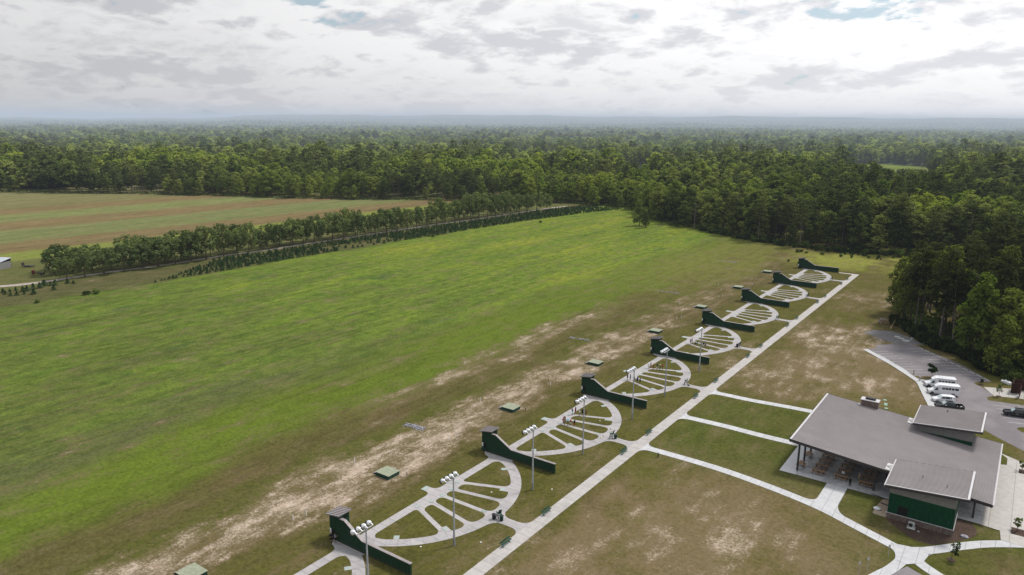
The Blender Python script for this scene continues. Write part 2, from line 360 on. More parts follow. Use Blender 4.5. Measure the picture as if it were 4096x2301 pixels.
def canopy_mat():
    m, k = new_mat('far_canopy')
    P = k.n('ShaderNodeNewGeometry').outputs['Position']
    a = k.noise(P, .05, 5, .75); b = k.noise(k.vm('MULTIPLY', P, (1., .6, 1.)), .0028, 4, .6)
    c = k.ramp(b, [(.3, (.07, .09, .05)), (.5, (.10, .13, .056)), (.62, (.14, .165, .065)), (.75, (.18, .20, .07))])
    c = k.mix(k.m('MULTIPLY', k.ss(a, .42, .62), .7), c, k.mix(1., c, (.35, .4, .4), 'MULTIPLY'))
    return finish(m, k, c, 1., 0, a, 1., 6., 0.)
M['canopy'] = canopy_mat()

# ------------------------------------------------------------------ mesh helpers
class MB:
    def __init__(s): s.v = []; s.f = []; s.mi = []
    def add(s, vs, fs, mi=0):
        o = len(s.v); s.v += [tuple(v) for v in vs]; s.f += [tuple(i + o for i in f) for f in fs]; s.mi += [mi] * len(fs)
        return s
    def box(s, x0, x1, y0, y1, z0, z1, mi=0):
        return s.add([(x0, y0, z0), (x1, y0, z0), (x1, y1, z0), (x0, y1, z0), (x0, y0, z1), (x1, y0, z1), (x1, y1, z1), (x0, y1, z1)],
                     [(0, 3, 2, 1), (4, 5, 6, 7), (0, 1, 5, 4), (1, 2, 6, 5), (2, 3, 7, 6), (3, 0, 4, 7)], mi)
    def hexa(s, v, mi=0):
        return s.add(v, [(0, 3, 2, 1), (4, 5, 6, 7), (0, 1, 5, 4), (1, 2, 6, 5), (2, 3, 7, 6), (3, 0, 4, 7)], mi)
    def tube(s, a, b, r0, r1=None, n=8, mi=0, cap=True):
        a, b = Vector(a), Vector(b); r1 = r0 if r1 is None else r1
        d = (b - a).normalized(); u = d.orthogonal().normalized(); w = d.cross(u)
        vs = []
        for p, r in ((a, r0), (b, r1)):
            for i in range(n):
                t = 2 * math.pi * i / n; vs.append(p + u * math.cos(t) * r + w * math.sin(t) * r)
        fs = [(i, (i + 1) % n, n + (i + 1) % n, n + i) for i in range(n)]
        if cap: fs += [tuple(range(n - 1, -1, -1)), tuple(range(n, 2 * n))]
        return s.add(vs, fs, mi)
    def bar(s, a, b, w, h=None, mi=0):
        """square bar from a to b"""
        a, b = Vector(a), Vector(b); h = w if h is None else h
        d = (b - a).normalized(); up = Vector((0, 0, 1)) if abs(d.z) < .95 else Vector((0, 1, 0))
        u = d.cross(up).normalized() * w / 2; v = u.cross(d).normalized() * h / 2
        return s.hexa([a - u - v, a + u - v, a + u + v, a - u + v, b - u - v, b + u - v, b + u + v, b - u + v], mi)
    def lathe(s, prof, n=16, c=(0, 0, 0), axis=None, mi=0):
        c = Vector(c); ax = Vector((0, 0, 1)) if axis is None else Vector(axis).normalized()
        u = ax.orthogonal().normalized(); w = ax.cross(u); vs = []
        for r, z in prof:
            for i in range(n):
                t = 2 * math.pi * i / n; vs.append(c + ax * z + u * math.cos(t) * r + w * math.sin(t) * r)
        fs = []
        for j in range(len(prof) - 1):
            for i in range(n):
                fs.append((j * n + i, j * n + (i + 1) % n, (j + 1) * n + (i + 1) % n, (j + 1) * n + i))
        fs.append(tuple(range(n - 1, -1, -1))); fs.append(tuple(range((len(prof) - 1) * n, len(prof) * n)))
        return s.add(vs, fs, mi)
    def prism(s, poly, z0, z1, mi=0):
        n = len(poly)
        vs = [(x, y, z0) for x, y in poly] + [(x, y, z1) for x, y in poly]
        return s.add(vs, [tuple(range(n - 1, -1, -1)), tuple(range(n, 2 * n))] + [(i, (i + 1) % n, n + (i + 1) % n, n + i) for i in range(n)], mi)
    def profile_xz(s, poly, y0, y1, mi=0):
        n = len(poly)
        vs = [(x, y0, z) for x, z in poly] + [(x, y1, z) for x, z in poly]
        return s.add(vs, [tuple(range(n)), tuple(range(2 * n - 1, n - 1, -1))] + [((i + 1) % n, i, n + i, n + (i + 1) % n) for i in range(n)], mi)
    def flat(s, poly, z, mi=0):
        tr = tessellate_polygon([[Vector((x, y, 0)) for x, y in poly]])
        fs = []
        for t in tr:
            a, b, c = (poly[i] for i in t)
            ar = (b[0] - a[0]) * (c[1] - a[1]) - (b[1] - a[1]) * (c[0] - a[0])
            if abs(ar) < 1e-9: continue
            fs.append(tuple(t) if ar > 0 else tuple(reversed(t)))
        return s.add([(x, y, z) for x, y in poly], fs, mi)
    def mesh(s, name, mats, smooth=False):
        me = bpy.data.meshes.new(name); me.from_pydata([tuple(v) for v in s.v], [], s.f)
        for m_ in (mats if isinstance(mats, (list, tuple)) else [mats]): me.materials.append(m_)
        if len(me.materials) > 1: me.polygons.foreach_set('material_index', s.mi)
        if smooth: me.polygons.foreach_set('use_smooth', [True] * len(me.polygons))
        me.update(); return me
    def build(s, name, mats, parent=None, smooth=False, bevel=0., loc=None):
        o = bpy.data.objects.new(name, s.mesh(name, mats, smooth)); col.objects.link(o); o.parent = parent
        if loc is not None: o.location = loc
        if bevel:
            b = o.modifiers.new('b', 'BEVEL'); b.width = bevel; b.segments = 2; b.limit_method = 'ANGLE'
        return o
def tag(o, label=None, cat=None, group=None, kind=None):
    if label: o['label'] = label
    if cat: o['category'] = cat
    if group: o['group'] = group
    if kind: o['kind'] = kind
    return o
def empty(name, loc=(0, 0, 0), rz=0., label=None, cat=None, group=None):
    o = bpy.data.objects.new(name, None); col.objects.link(o); o.location = loc; o.rotation_euler = (0, 0, rz); o.empty_display_size = .3
    return tag(o, label, cat, group)
KIDS = {}
def kids(o):
    return [c for c in o.children]
def copy_tree(o, parent=None, loc=None, rz=None, label=None, group=None, sc=None):
    c = o.copy(); col.objects.link(c); c.parent = parent
    if parent is None:
        if loc is not None: c.location = loc
        if rz is not None: c.rotation_euler = (0, 0, rz)
        if sc is not None: c.scale = (sc, sc, sc) if not isinstance(sc, tuple) else sc
        if label: c['label'] = label
        if group: c['group'] = group
    for ch in list(o.children): copy_tree(ch, c)
    return c
def struct(o, label=None): return tag(o, label, None, None, 'structure')
def bez(a, c, b, n=8):
    out = []
    for i in range(n + 1):
        t = i / n; out.append(((1 - t) ** 2 * a[0] + 2 * t * (1 - t) * c[0] + t * t * b[0], (1 - t) ** 2 * a[1] + 2 * t * (1 - t) * c[1] + t * t * b[1]))
    return out
def lerp2(a, b, t): return (a[0] + (b[0] - a[0]) * t, a[1] + (b[1] - a[1]) * t)
def dist2(a, b): return math.hypot(a[0] - b[0], a[1] - b[1])
def round_poly(pts, rad):
    """pts closed polygon; rad: {index: cut length along the outline} -> corner replaced by a curve"""
    n = len(pts); L = [dist2(pts[i], pts[(i + 1) % n]) for i in range(n)]
    cum = [0.]
    for l in L: cum.append(cum[-1] + l)
    tot = cum[-1]
    def at(sv):
        sv %= tot
        for i in range(n):
            if sv <= cum[i + 1] + 1e-9: return lerp2(pts[i], pts[(i + 1) % n], (sv - cum[i]) / max(L[i], 1e-9))
        return pts[0]
    cuts = sorted((cum[i], d) for i, d in rad.items())
    out = []
    for i in range(n):
        sp = cum[i]
        if i in rad:
            out += bez(at(sp - rad[i]), pts[i], at(sp + rad[i]), 8)
        else:
            if all(min(abs(sp - c), tot - abs(sp - c)) > d - 1e-6 for c, d in cuts): out.append(pts[i])
    return out
def flare(c, a, b, n=8):
    """concave fillet between legs c->a and c->b"""
    return [c] + bez(a, c, b, n)
def band(center, w, n=1):
    """left and right offsets of a polyline -> polygon"""
    L_, R_ = [], []
    for i, p in enumerate(center):
        a = center[max(0, i - 1)]; b = center[min(len(center) - 1, i + 1)]
        dx, dy = b[0] - a[0], b[1] - a[1]; l = math.hypot(dx, dy); nx, ny = -dy / l, dx / l
        ww = w[i] if isinstance(w, (list, tuple)) else w
        L_.append((p[0] + nx * ww / 2, p[1] + ny * ww / 2)); R_.append((p[0] - nx * ww / 2, p[1] - ny * ww / 2))
    return R_ + L_[::-1]
def smooth_line(pts, n=6):
    out = []
    for i in range(len(pts) - 1):
        p0 = pts[max(0, i - 1)]; p1 = pts[i]; p2 = pts[i + 1]; p3 = pts[min(len(pts) - 1, i + 2)]
        for j in range(n):
            t = j / n
            out.append(tuple(.5 * (2 * p1[q] + (p2[q] - p0[q]) * t + (2 * p0[q] - 5 * p1[q] + 4 * p2[q] - p3[q]) * t * t + (3 * p1[q] - p0[q] - 3 * p2[q] + p3[q]) * t ** 3) for q in (0, 1)))
    out.append(tuple(pts[-1])); return out

# ------------------------------------------------------------------ camera, sky, sun
CAM = Vector((85.85, -70.62, 66.276))
yaw, pitch, roll = -0.617477847, 0.225037506, 0.00614144690
fw = Vector((math.sin(yaw) * math.cos(pitch), math.cos(yaw) * math.cos(pitch), -math.sin(pitch)))
rt0 = Vector((math.cos(yaw), -math.sin(yaw), 0)); up0 = rt0.cross(fw)
rt = math.cos(roll) * rt0 + math.sin(roll) * up0; up = -math.sin(roll) * rt0 + math.cos(roll) * up0
cd = bpy.data.cameras.new('camera'); cam = bpy.data.objects.new('camera', cd); col.objects.link(cam)
mw = Matrix.Identity(4)
for i in range(3): mw[i][0] = rt[i]; mw[i][1] = up[i]; mw[i][2] = -fw[i]; mw[i][3] = CAM[i]
cam.matrix_world = mw
cd.sensor_width = 36.; cd.lens = 2952.18 / 4096 * 36; cd.clip_start = .5; cd.clip_end = 40000.
scene.camera = cam
scene.view_settings.view_transform = 'Standard'; scene.view_settings.look = 'None'; scene.view_settings.exposure = 0; scene.view_settings.gamma = 1
scene.cycles.max_bounces = 6; scene.cycles.diffuse_bounces = 2; scene.cycles.glossy_bounces = 2; scene.cycles.transmission_bounces = 3; scene.cycles.transparent_max_bounces = 8; scene.cycles.volume_bounces = 0
scene.cycles.use_denoising = True
scene.cycles.caustics_reflective = False; scene.cycles.caustics_refractive = False

SUN = Vector((.30, .60, 1.)).normalized()
sd = bpy.data.lights.new('sun', 'SUN'); sd.energy = SUN_E = 3.1; sd.angle = R(10); sd.color = (1., .965, .91)
so = bpy.data.objects.new('sun', sd); col.objects.link(so); so.rotation_euler = (-SUN).to_track_quat('-Z', 'Y').to_euler(); so.location = (0, 0, 300)

w = bpy.data.worlds.new('World'); scene.world = w; w.use_nodes = True
w.node_tree.nodes.clear(); k = NT(w.node_tree)
sky = k.n('ShaderNodeTexSky', sky_type='NISHITA'); sky.sun_disc = False
sky.sun_elevation = math.asin(SUN.z); sky.sun_rotation = math.atan2(SUN.x, SUN.y)
sky.altitude = 60; sky.air_density = 1.; sky.dust_density = 1.5
D = k.n('ShaderNodeTexCoord').outputs['Generated']; ds = k.xyz(D)
zz = k.m('MAXIMUM', ds[2], 0.)
def fld(up_, sx, sy):  # billowing cloud field, seen on a flat ceiling; up_ looks a little higher
    inv = k.m('DIVIDE', 1., k.m('ADD', zz, .30 + up_))
    q = k.comb(k.m('ADD', k.m('MULTIPLY', ds[0], inv), sx), k.m('ADD', k.m('MULTIPLY', ds[1], inv), sy), k.m('MULTIPLY', k.m('ADD', zz, up_), 3.2))
    a1 = k.noise(q, 2.1, 3, .5); a2 = k.noise(q, 6.6, 8, .58, .30)
    return k.m('ADD', k.m('MULTIPLY', a1, .56), k.m('MULTIPLY', a2, .44)), q
SX, SY = 2.5, 6.6
f0_, pv = fld(0., SX, SY); f1_, _q = fld(.028, SX, SY)
cover = k.ss(k.m('ADD', f0_, k.ss(zz, .20, .06, -.01, .10)), .43, .475)
under = k.ss(k.m('SUBTRACT', f1_, f0_), -.02, .105)          # more cloud overhead than here: shaded base
thick = k.ss(f0_, .50, .60)
wisp = k.ss(k.noise(pv, 6.5, 6, .6, .3), .42, .66)
shd = k.m('MAXIMUM', k.m('MULTIPLY', under, .80), k.m('MULTIPLY', thick, k.m('ADD', .15, k.m('MULTIPLY', wisp, .5))))
gd = k.n('ShaderNodeVectorMath', operation='DOT_PRODUCT'); k.put(gd.inputs[0], k.vm('NORMALIZE', D)); gd.inputs[1].default_value = SUN
glow = k.ss(gd.outputs['Value'], -.7, .95, .38, 1.12)
cl = k.mix(shd, (1.08, 1.08, 1.09), (.68, .685, .735))
hz = k.ss(zz, .10, .0)
cl = k.mix(k.m('MULTIPLY', hz, .7), cl, (.84, .84, .87))
bluec = k.mix(k.ss(zz, 0., .25), (.72, .82, .88), (.58, .78, .90))
skyc = k.mix(.72, k.mix(1., sky.outputs[0], (.085, .085, .085), 'MULTIPLY'), bluec)
colr = k.mix(cover, skyc, cl)
gc = k.comb(glow, glow, glow)
colr = k.mix(1., colr, gc, 'MULTIPLY')
bg = k.n('ShaderNodeBackground'); k.put(bg.inputs[0], colr); bg.inputs[1].default_value = SKY_S = 1.0
ow = k.n('ShaderNodeOutputWorld'); k.put(ow.inputs[0], bg.outputs[0])

# ------------------------------------------------------------------ ground, paths, car park
g = MB().add([(-14000, -3000, 0), (9000, -3000, 0), (9000, 14500, 0), (-14000, 14500, 0)], [(0, 1, 2, 3)])
struct(g.build('ground', M['ground']))
YC = 21.1; CX, RI, RO = -3.1, 19.4, 21.4; OX = -9.5
def arcpt(r, y): return (CX + math.sqrt(max(0., r * r - (y - YC) ** 2)), y)
def arcs(r, y0, y1, n=28): return [arcpt(r, y0 + (y1 - y0) * i / n) for i in range(n + 1)]
AN = [R(10.7 * q) for q in (-2, -1, 0, 1, 2)]; HWD = .48
def spoke_edge(q, side, x):
    a = AN[q]; return YC + (x - OX) * math.tan(a) + side * HWD / math.cos(a)
def spoke_arc(q, side):
    """where a lane edge meets the inner arc"""
    lo, hi = 10., 17.
    for _ in range(50):
        m_ = (lo + hi) / 2
        if (m_ - CX) ** 2 + (spoke_edge(q, side, m_) - YC) ** 2 < RI * RI: lo = m_
        else: hi = m_
    return (lo, spoke_edge(q, side, lo))
def field_meshes(ymin=.42, ymax=39.97):
    conc = MB(); Z = .03
    ya, yb = ymin, ymax
    outer = [(3.3, ya)] + [p for p in arcs(RO, max(ya, YC - 20.4), min(yb, YC + 18.85), 44)] + [(3.3, yb)]
    conc.flat(outer, Z)
    conc.flat([(.7, 39.97), (8.1, 39.97), (7.2, 38.9), (3.3, 38.2), (1.6, 38.9)][::-1], .034)
    conc.flat(flare((3.3, 38.9), (1.5, 38.9), (3.3, 36.9)), .038)
    conc.flat([(.9, 20.5), (3.5, 20.5), (3.5, 22.1), (.9, 22.1)], .034)
    conc.flat(flare((3.3, 22.1), (1.9, 22.1), (3.3, 23.6)), .038); conc.flat(flare((3.3, 20.5), (1.9, 20.5), (3.3, 19.)), .038)
    conc.flat([(17.9, 19.7), (23.7, 19.7), (23.7, 21.75), (17.9, 21.75)], .034)
    conc.flat(flare((18.2, 21.75), (20.2, 21.75), (17.9, 24.4)), .038); conc.flat(flare((18.2, 19.7), (20.2, 19.7), (18.0, 17.2)), .038)
    conc.flat(flare((23.7, 21.75), (21.5, 21.75), (23.7, 24.1)), .038); conc.flat(flare((23.7, 19.7), (21.5, 19.7), (23.7, 17.5)), .038)
    lawn = MB(); LZ = .055
    for q in range(4):
        e0, e1 = spoke_arc(q, 1), spoke_arc(q + 1, -1)
        xl = 6.05 - (.25 if q in (1, 2) else .0)
        a = (xl, spoke_edge(q, 1, xl)); d = (xl, spoke_edge(q + 1, -1, xl))
        pts = [a, e0] + arcs(RI, e0[1], e1[1], 14)[1:-1] + [e1, d]
        lawn.flat(round_poly(pts, {0: .95, 1: 1.5, len(pts) - 2: 1.5, len(pts) - 1: .95}), LZ)
    for sgn in (-1, 1):
        q = 4 if sgn > 0 else 0
        e = spoke_arc(q, sgn); ytip = YC + sgn * 16.8
        a = (5.05, spoke_edge(q, sgn, 5.05)); tip = arcpt(RI, ytip)
        ar = arcs(RI, e[1], ytip, 22)
        pts = [a, e] + ar[1:] + [(5.05, ytip)]
        if sgn < 0: pts = pts[::-1]
        n = len(pts)
        ix = {i: p for i, p in enumerate(pts)}
        rad = {}
        for i, p in ix.items():
            if p == a: rad[i] = 1.0
            elif p == e: rad[i] = 1.7
            elif p == (5.05, ytip): rad[i] = 1.4
            elif p == ar[-1]: rad[i] = 1.3
        lawn.flat(round_poly(pts, rad), LZ)
    # stub paths to the end stations, laid over the lawn
    tabs = MB(); pads = MB()
    def square(c, ang, s, z, mb, sx=None):
        sx = sx or s; ca, sa = math.cos(ang), math.sin(ang)
        mb.flat([(c[0] + ca * u * sx / 2 - sa * v * s / 2, c[1] + sa * u * sx / 2 + ca * v * s / 2) for u, v in ((-1, -1), (1, -1), (1, 1), (-1, 1))], z)
    for sgn in (-1, 1):
        c = (8.55, YC + sgn * 14.75); ang = math.atan2(c[1] - YC, c[0] - CX)
        square((c[0] + math.cos(ang) * .9, c[1] + math.sin(ang) * .9), ang, .95, .062, tabs, 2.2)
        square(c, ang, .93, .070, pads)
        ux, uy = math.cos(ang), math.sin(ang); vx, vy = -uy, ux
        root = (c[0] + ux * 2.0, c[1] + uy * 2.0)
        for s2 in (-1, 1):
            b0 = (root[0] + vx * .47 * s2, root[1] + vy * .47 * s2)
            f_ = flare(b0, (b0[0] - ux * 1.15, b0[1] - uy * 1.15), (b0[0] + vx * s2 * 1.3 - ux * .05, b0[1] + vy * s2 * 1.3 - uy * .05))
            tabs.flat(f_, .066)
        c = (13.5, YC + sgn * 8.15); square(c, R(20 * sgn), .95, .068, tabs, 1.7); square((c[0] - .3, c[1]), R(20 * sgn), .92, .074, pads)
    square((15.05, 21.15), 0., .75, .074, pads)
    for q in range(5):
        r_ = 15.15; square((OX + r_ * math.cos(AN[q]), YC + r_ * math.sin(AN[q])), AN[q], .82, .072, pads)
    square((1.4, 21.3), 0., 1.5, .040, pads, 1.05)
    return conc, lawn, tabs, pads
fc, fl, ft, fp = field_meshes()
f0 = fc.build('field_path', M['field_conc']); struct(f0); f1 = fl.build('lawn', M['ground']); struct(f1)
f2 = ft.build('station_path', M['field_conc']); struct(f2); f3 = fp.build('station_pad_markings', M['pad']); struct(f3)
FIELD_Y = [-40., 0., 40., 80.2, 120.1, 159.6, 199.1, 238.4]
WALL_Y = [0., 40., 80.2, 120.1, 159.6, 199.1, 238.4, 277.6]
for i, y in enumerate(FIELD_Y):
    if i == 0:
        for o in (f0, f1, f2, f3): o.location.y = y
    else:
        for o in (f0, f1, f2, f3):
            c = o.copy(); col.objects.link(c); c.location.y = y
# main walkway
mwk = MB().flat([(23.65, -60), (26.1, -60), (26.1, 278.2), (17.9, 278.2), (17.9, 276.6), (23.65, 276.6)], .046)
mwk.flat(flare((23.65, 276.6), (22.4, 276.6), (23.65, 275.0)), .05)
struct(mwk.build('main_walkway', M['walk']))
# pavilion paths
pp = MB()
pA = smooth_line([(25.9, 100.2), (30, 100.35), (36, 100.5), (44, 101.4), (53.5, 102.1)])
pB = smooth_line([(25.9, 81.2), (36, 81.55), (44, 81.3), (53, 81.5)])
pC = smooth_line([(25.9, 61.0), (36, 61.0), (44, 60.55), (52, 59.3), (58, 58.0), (63, 56.5), (68, 54.2), (73, 51.9), (77.4, 49.9)])
pD = smooth_line([(76.2, 51.0), (79.2, 53.1), (83.3, 57.5), (87.5, 61.4), (96, 67.0)])
pE = smooth_line([(77.3, 50.6), (78.4, 48.6), (80.8, 46.7), (84, 45.0), (90, 42)])
pF = smooth_line([(76.6, 50.2), (76.1, 47.2), (75.2, 44.), (73.9, 41.), (72.3, 37.)])
for i, (c, wd) in enumerate(((pA, 2.1), (pB, 2.15), (pC, 2.0), (pD, 1.95), (pE, 1.9), (pF, 1.75))): pp.flat(band(c, wd), .030 + .004 * i)
for cx_, y0, y1 in ((26.1, 99.15, 101.25), (26.1, 80.15, 82.25), (26.1, 60.0, 62.0)):
    pp.flat(flare((cx_, y1), (cx_ + 2.3, y1), (cx_, y1 + 2.2)), .054); pp.flat(flare((cx_, y0), (cx_ + 2.3, y0), (cx_, y0 - 2.0)), .054)
pp.flat([(60.78, 67.0), (60.7, 57.2), (64.35, 55.4), (64.37, 67.0)], .058)
pp.flat(flare((60.7, 58.3), (60.74, 60.6), (58.6, 58.9)), .062); pp.flat(flare((64.35, 56.9), (64.36, 60.2), (66.9, 55.7)), .062)
pp.flat(flare((77.2, 52.0), (75.2, 52.2), (79.0, 54.3)), .062)
pp.flat(flare((78.3, 50.2), (79.0, 48.9), (80.5, 53.2)), .066); pp.flat(flare((75.5, 49.9), (73.6, 50.6), (75.2, 46.6)), .066)
pp.flat([(74.2, 51.9), (75.2, 49.4), (75.4, 47.2), (77.0, 46.8), (78.9, 48.6), (79.4, 51.4), (78.8, 53.2), (76.9, 52.5), (75.4, 52.2)], .074)
struct(pp.build('pavilion_path', M['new_conc']))
sl = MB().flat([(52.0, 67.0), (85.3, 67.0), (85.3, 97.5), (53.2, 103.2), (52.0, 103.2)], .09)
struct(sl.build('patio', M['slab']))
pz = MB().flat([(85.3, 66.9), (88.1, 66.6), (88.36, 63.3), (97, 63.3), (97, 94.0), (90.7, 98.9), (86.6, 101.6), (85.6, 101.9), (85.3, 96.)], .066)
struct(pz.build('plaza', M['plaza_conc']))
struct(MB().flat([(86.9, 95.5), (87.9, 96.0), (87.86, 99.5), (86.75, 101.2)], .075).build('lawn_wedge', M['ground']))
mu = MB().flat(round_poly([(71.8, 60.3), (72.6, 58.9), (74.6, 56.9), (77.2, 54.8), (79.4, 55.2), (83.0, 59.2), (85.1, 62.3), (84.9, 65.2), (83.6, 66.9), (81.7, 66.9), (81.7, 60.3)], {3: 1.5, 6: 1.2, 7: 1.2}), .02)
struct(mu.build('mulch_bed', M['mulch']))
struct(MB().flat(round_poly([(69.7, 60.2), (71.9, 60.1), (72.0, 66.8), (70.4, 66.8), (69.9, 63.5)], {0: .6, 3: .5, 4: 1.}), .018).build('bare_soil', M['bare_soil']))
# car park
KERB = [(50.64, 161.98), (53.41, 158.71), (56.27, 155.71), (59.69, 151.12), (61.84, 148.88), (64.18, 144.85), (65.62, 142.74), (66.76, 141.26), (68.05, 138.43), (69.54, 133.71), (71.02, 128.58), (72.38, 123.37), (73.6, 118.)]
OUTR = [(49.41, 160.9), (54.5, 154.86), (58.65, 149.92), (62.2, 145.0), (65.11, 140.81), (66.6, 138.1), (68.28, 132.08), (69.56, 127.51), (70.92, 122.62), (72.2, 117.6)]
lot = [(50.64, 161.98), (52.3, 164.6), (51.9, 168.4), (56., 172.4), (60.96, 175.16), (66.31, 170.17), (70.87, 166.05), (75.26, 161.33), (79.5, 155.35), (82.42, 150.9), (80.5, 149.3)]
lot += bez((80.5, 149.3), (77.2, 147.0), (80.4, 145.0), 6)[1:]
lot += [(82.4, 141.6), (83.4, 139.0)] + bez((83.4, 139.0), (81.6, 137.2), (82.6, 134.9), 6)[1:] + [(88.4, 135.8), (97, 137.4), (97, 121.5), (90.2, 120.5)]
lot += bez((90.2, 120.5), (87.4, 118.6), (90.4, 116.6), 6)[1:] + [(97, 112.5), (97, 100.), (90.6, 105.6), (86.45, 109.6), (82.8, 113.6), (78., 116.2), (73.6, 118.)]
lot += KERB[::-1][1:-1]
struct(MB().flat(lot, .02).build('car_park', M['asphalt']))
struct(MB().flat(smooth_line(KERB[:-1] + [KERB[-1]], 4) + smooth_line(OUTR, 4)[::-1], .11).build('kerb_walkway', concrete('kerb_concrete', (.46, .45, .455), 1, 1.7, .2, .15)))
kb = MB()
ks = smooth_line(KERB, 4)
for a, b in zip(ks[:-1], ks[1:]): kb.add([(a[0], a[1], .02), (b[0], b[1], .02), (b[0], b[1], .11), (a[0], a[1], .11)], [(0, 1, 2, 3)])
struct(kb.build('kerb', M['new_conc']))
struct(MB().flat([(46., 181.), (48.2, 186.), (53.2, 187.9), (58.4, 183.9), (63.7, 177.2), (61.2, 175.6), (56., 173.)][::-1], .012).build('gravel_apron', M['gravel']))
isl = MB().flat(round_poly([(65.2, 143.9), (66.9, 141.6), (70.9, 143.9), (71.3, 145.6), (69.8, 146.4)], {2: .8, 3: .8, 4: .8}), .05)
struct(isl.build('lawn_island', M['ground']))
struct(MB().flat([(66.85, 141.4), (71.0, 143.7), (71.3, 143.0), (67.3, 140.8)][::-1], .058).build('concrete_strip', M['new_conc']))
struct(MB().flat([(81.0, 145.0), (88.2, 148.5), (95, 148.5), (95, 141.5), (88.4, 140.7), (83.5, 139.1)][::-1], .03).build('concrete_apron', M['plaza_conc']))
struct(MB().flat([(77.1, 46.3), (75.35, 42.4), (73.4, 37.), (84, 35.), (88, 40.), (82., 43.6), (79., 45.3)][::-1], .024).build('driveway', M['asphalt']))
# painted bay lines
ln = MB()
def line(a, b, wd=.11, z=.026): ln.flat(band([a, b], wd), z)
for i in range(11):
    t = i / 10; line(lerp2((60.09, 169.48), (76.34, 150.26), t), lerp2((63.13, 172.72), (80.69, 152.45), t))
for i in range(9):
    t = i / 8; line(lerp2((52.46, 160.4), (63.75, 146.56), t), lerp2((55.94, 163.76), (67.83, 149.08), t))
for a, b in (((70.4, 130.7), (73.4, 131.9)), ((70.9, 128.9), (74., 130.1)), ((71.6, 127.2), (74, 128.2)), ((72.3, 124.9), (75.5, 126.3)), ((68.2, 138.2), (71, 139.4)), ((69.5, 133.8), (72.5, 135.)),
             ((83.66, 131.97), (87.45, 132.87)), ((84.36, 129.66), (88.5, 130.6)), ((85.11, 127.1), (89, 128.)), ((86.07, 124.44), (90.02, 125.43)), ((87.2, 121.83), (91., 122.9))): line(a, b)
lm, lk = new_mat('road_paint'); P_ = lk.n('ShaderNodeNewGeometry').outputs['Position']
finish(lm, lk, lk.mix(lk.ss(lk.noise(P_, 3., 4, .7), .35, .7), (.62, .61, .62), (.36, .34, .35)), .8)
struct(ln.build('road_markings', lm))
# wheel stops
def wheel_stop(a, b, label):
    c = lerp2(a, b, .5); L_ = dist2(a, b)
    m_ = MB().hexa([(-L_ / 2, -.1, 0), (L_ / 2, -.1, 0), (L_ / 2, .1, 0), (-L_ / 2, .1, 0), (-L_ / 2 + .08, -.06, .13), (L_ / 2 - .08, -.06, .13), (L_ / 2 - .08, .06, .13), (-L_ / 2 + .08, .06, .13)])
    o = m_.build('wheel_stop', M['conc_lid'], None, loc=(c[0], c[1], .02)); o.rotation_euler.z = math.atan2(b[1] - a[1], b[0] - a[0])
    return tag(o, label, 'wheel stop', 'wheel stops edging the car park')
for i in range(11):
    t0 = (i + .12) / 11.; t1 = (i + .80) / 11.
    wheel_stop(lerp2((62.6, 173.2), (82.1, 151.0), t0), lerp2((62.6, 173.2), (82.1, 151.0), t1), 'long pale concrete wheel stop at the forest edge of the car park')
for i in range(8):
    t = (i + .5) / 8.; p = lerp2((52.0, 161.2), (64.0, 146.0), t); wheel_stop((p[0] - .55, p[1] + .68), (p[0] + .55, p[1] - .68), 'short concrete wheel stop beside the curved kerb walkway')
for p, lb in (((70.75, 129.4), 'concrete wheel stop between the small bus and the minivan'), ((71.85, 126.5), 'concrete wheel stop right before the white minivan'), ((69.2, 134.6), 'concrete wheel stop in front of the clean-roofed small bus')):
    wheel_stop((p[0] - .3, p[1] + .75), (p[0] + .3, p[1] - .75), lb)
wheel_stop((88.33, 135.5), (88.95, 134.1), 'lone concrete wheel stop on bare ground above the black off-road car')
# farm track and its pale verge
tr = smooth_line([(-256, 36), (-246, 44.2), (-241.4, 56.5), (-240.4, 71), (-239.6, 86.3), (-236.6, 101), (-235.4, 119), (-235.0, 139.), (-231.8, 158.5), (-231., 182), (-230., 197.), (-228.1, 236), (-225.5, 281), (-220.4, 331.6), (-216.6, 394), (-211.9, 424)], 5)
struct(MB().flat(band(tr, [4.2 - 1.2 * min(1, i / 20) for i in range(len(tr))]), .015).build('farm_track', M['dirt_road']))

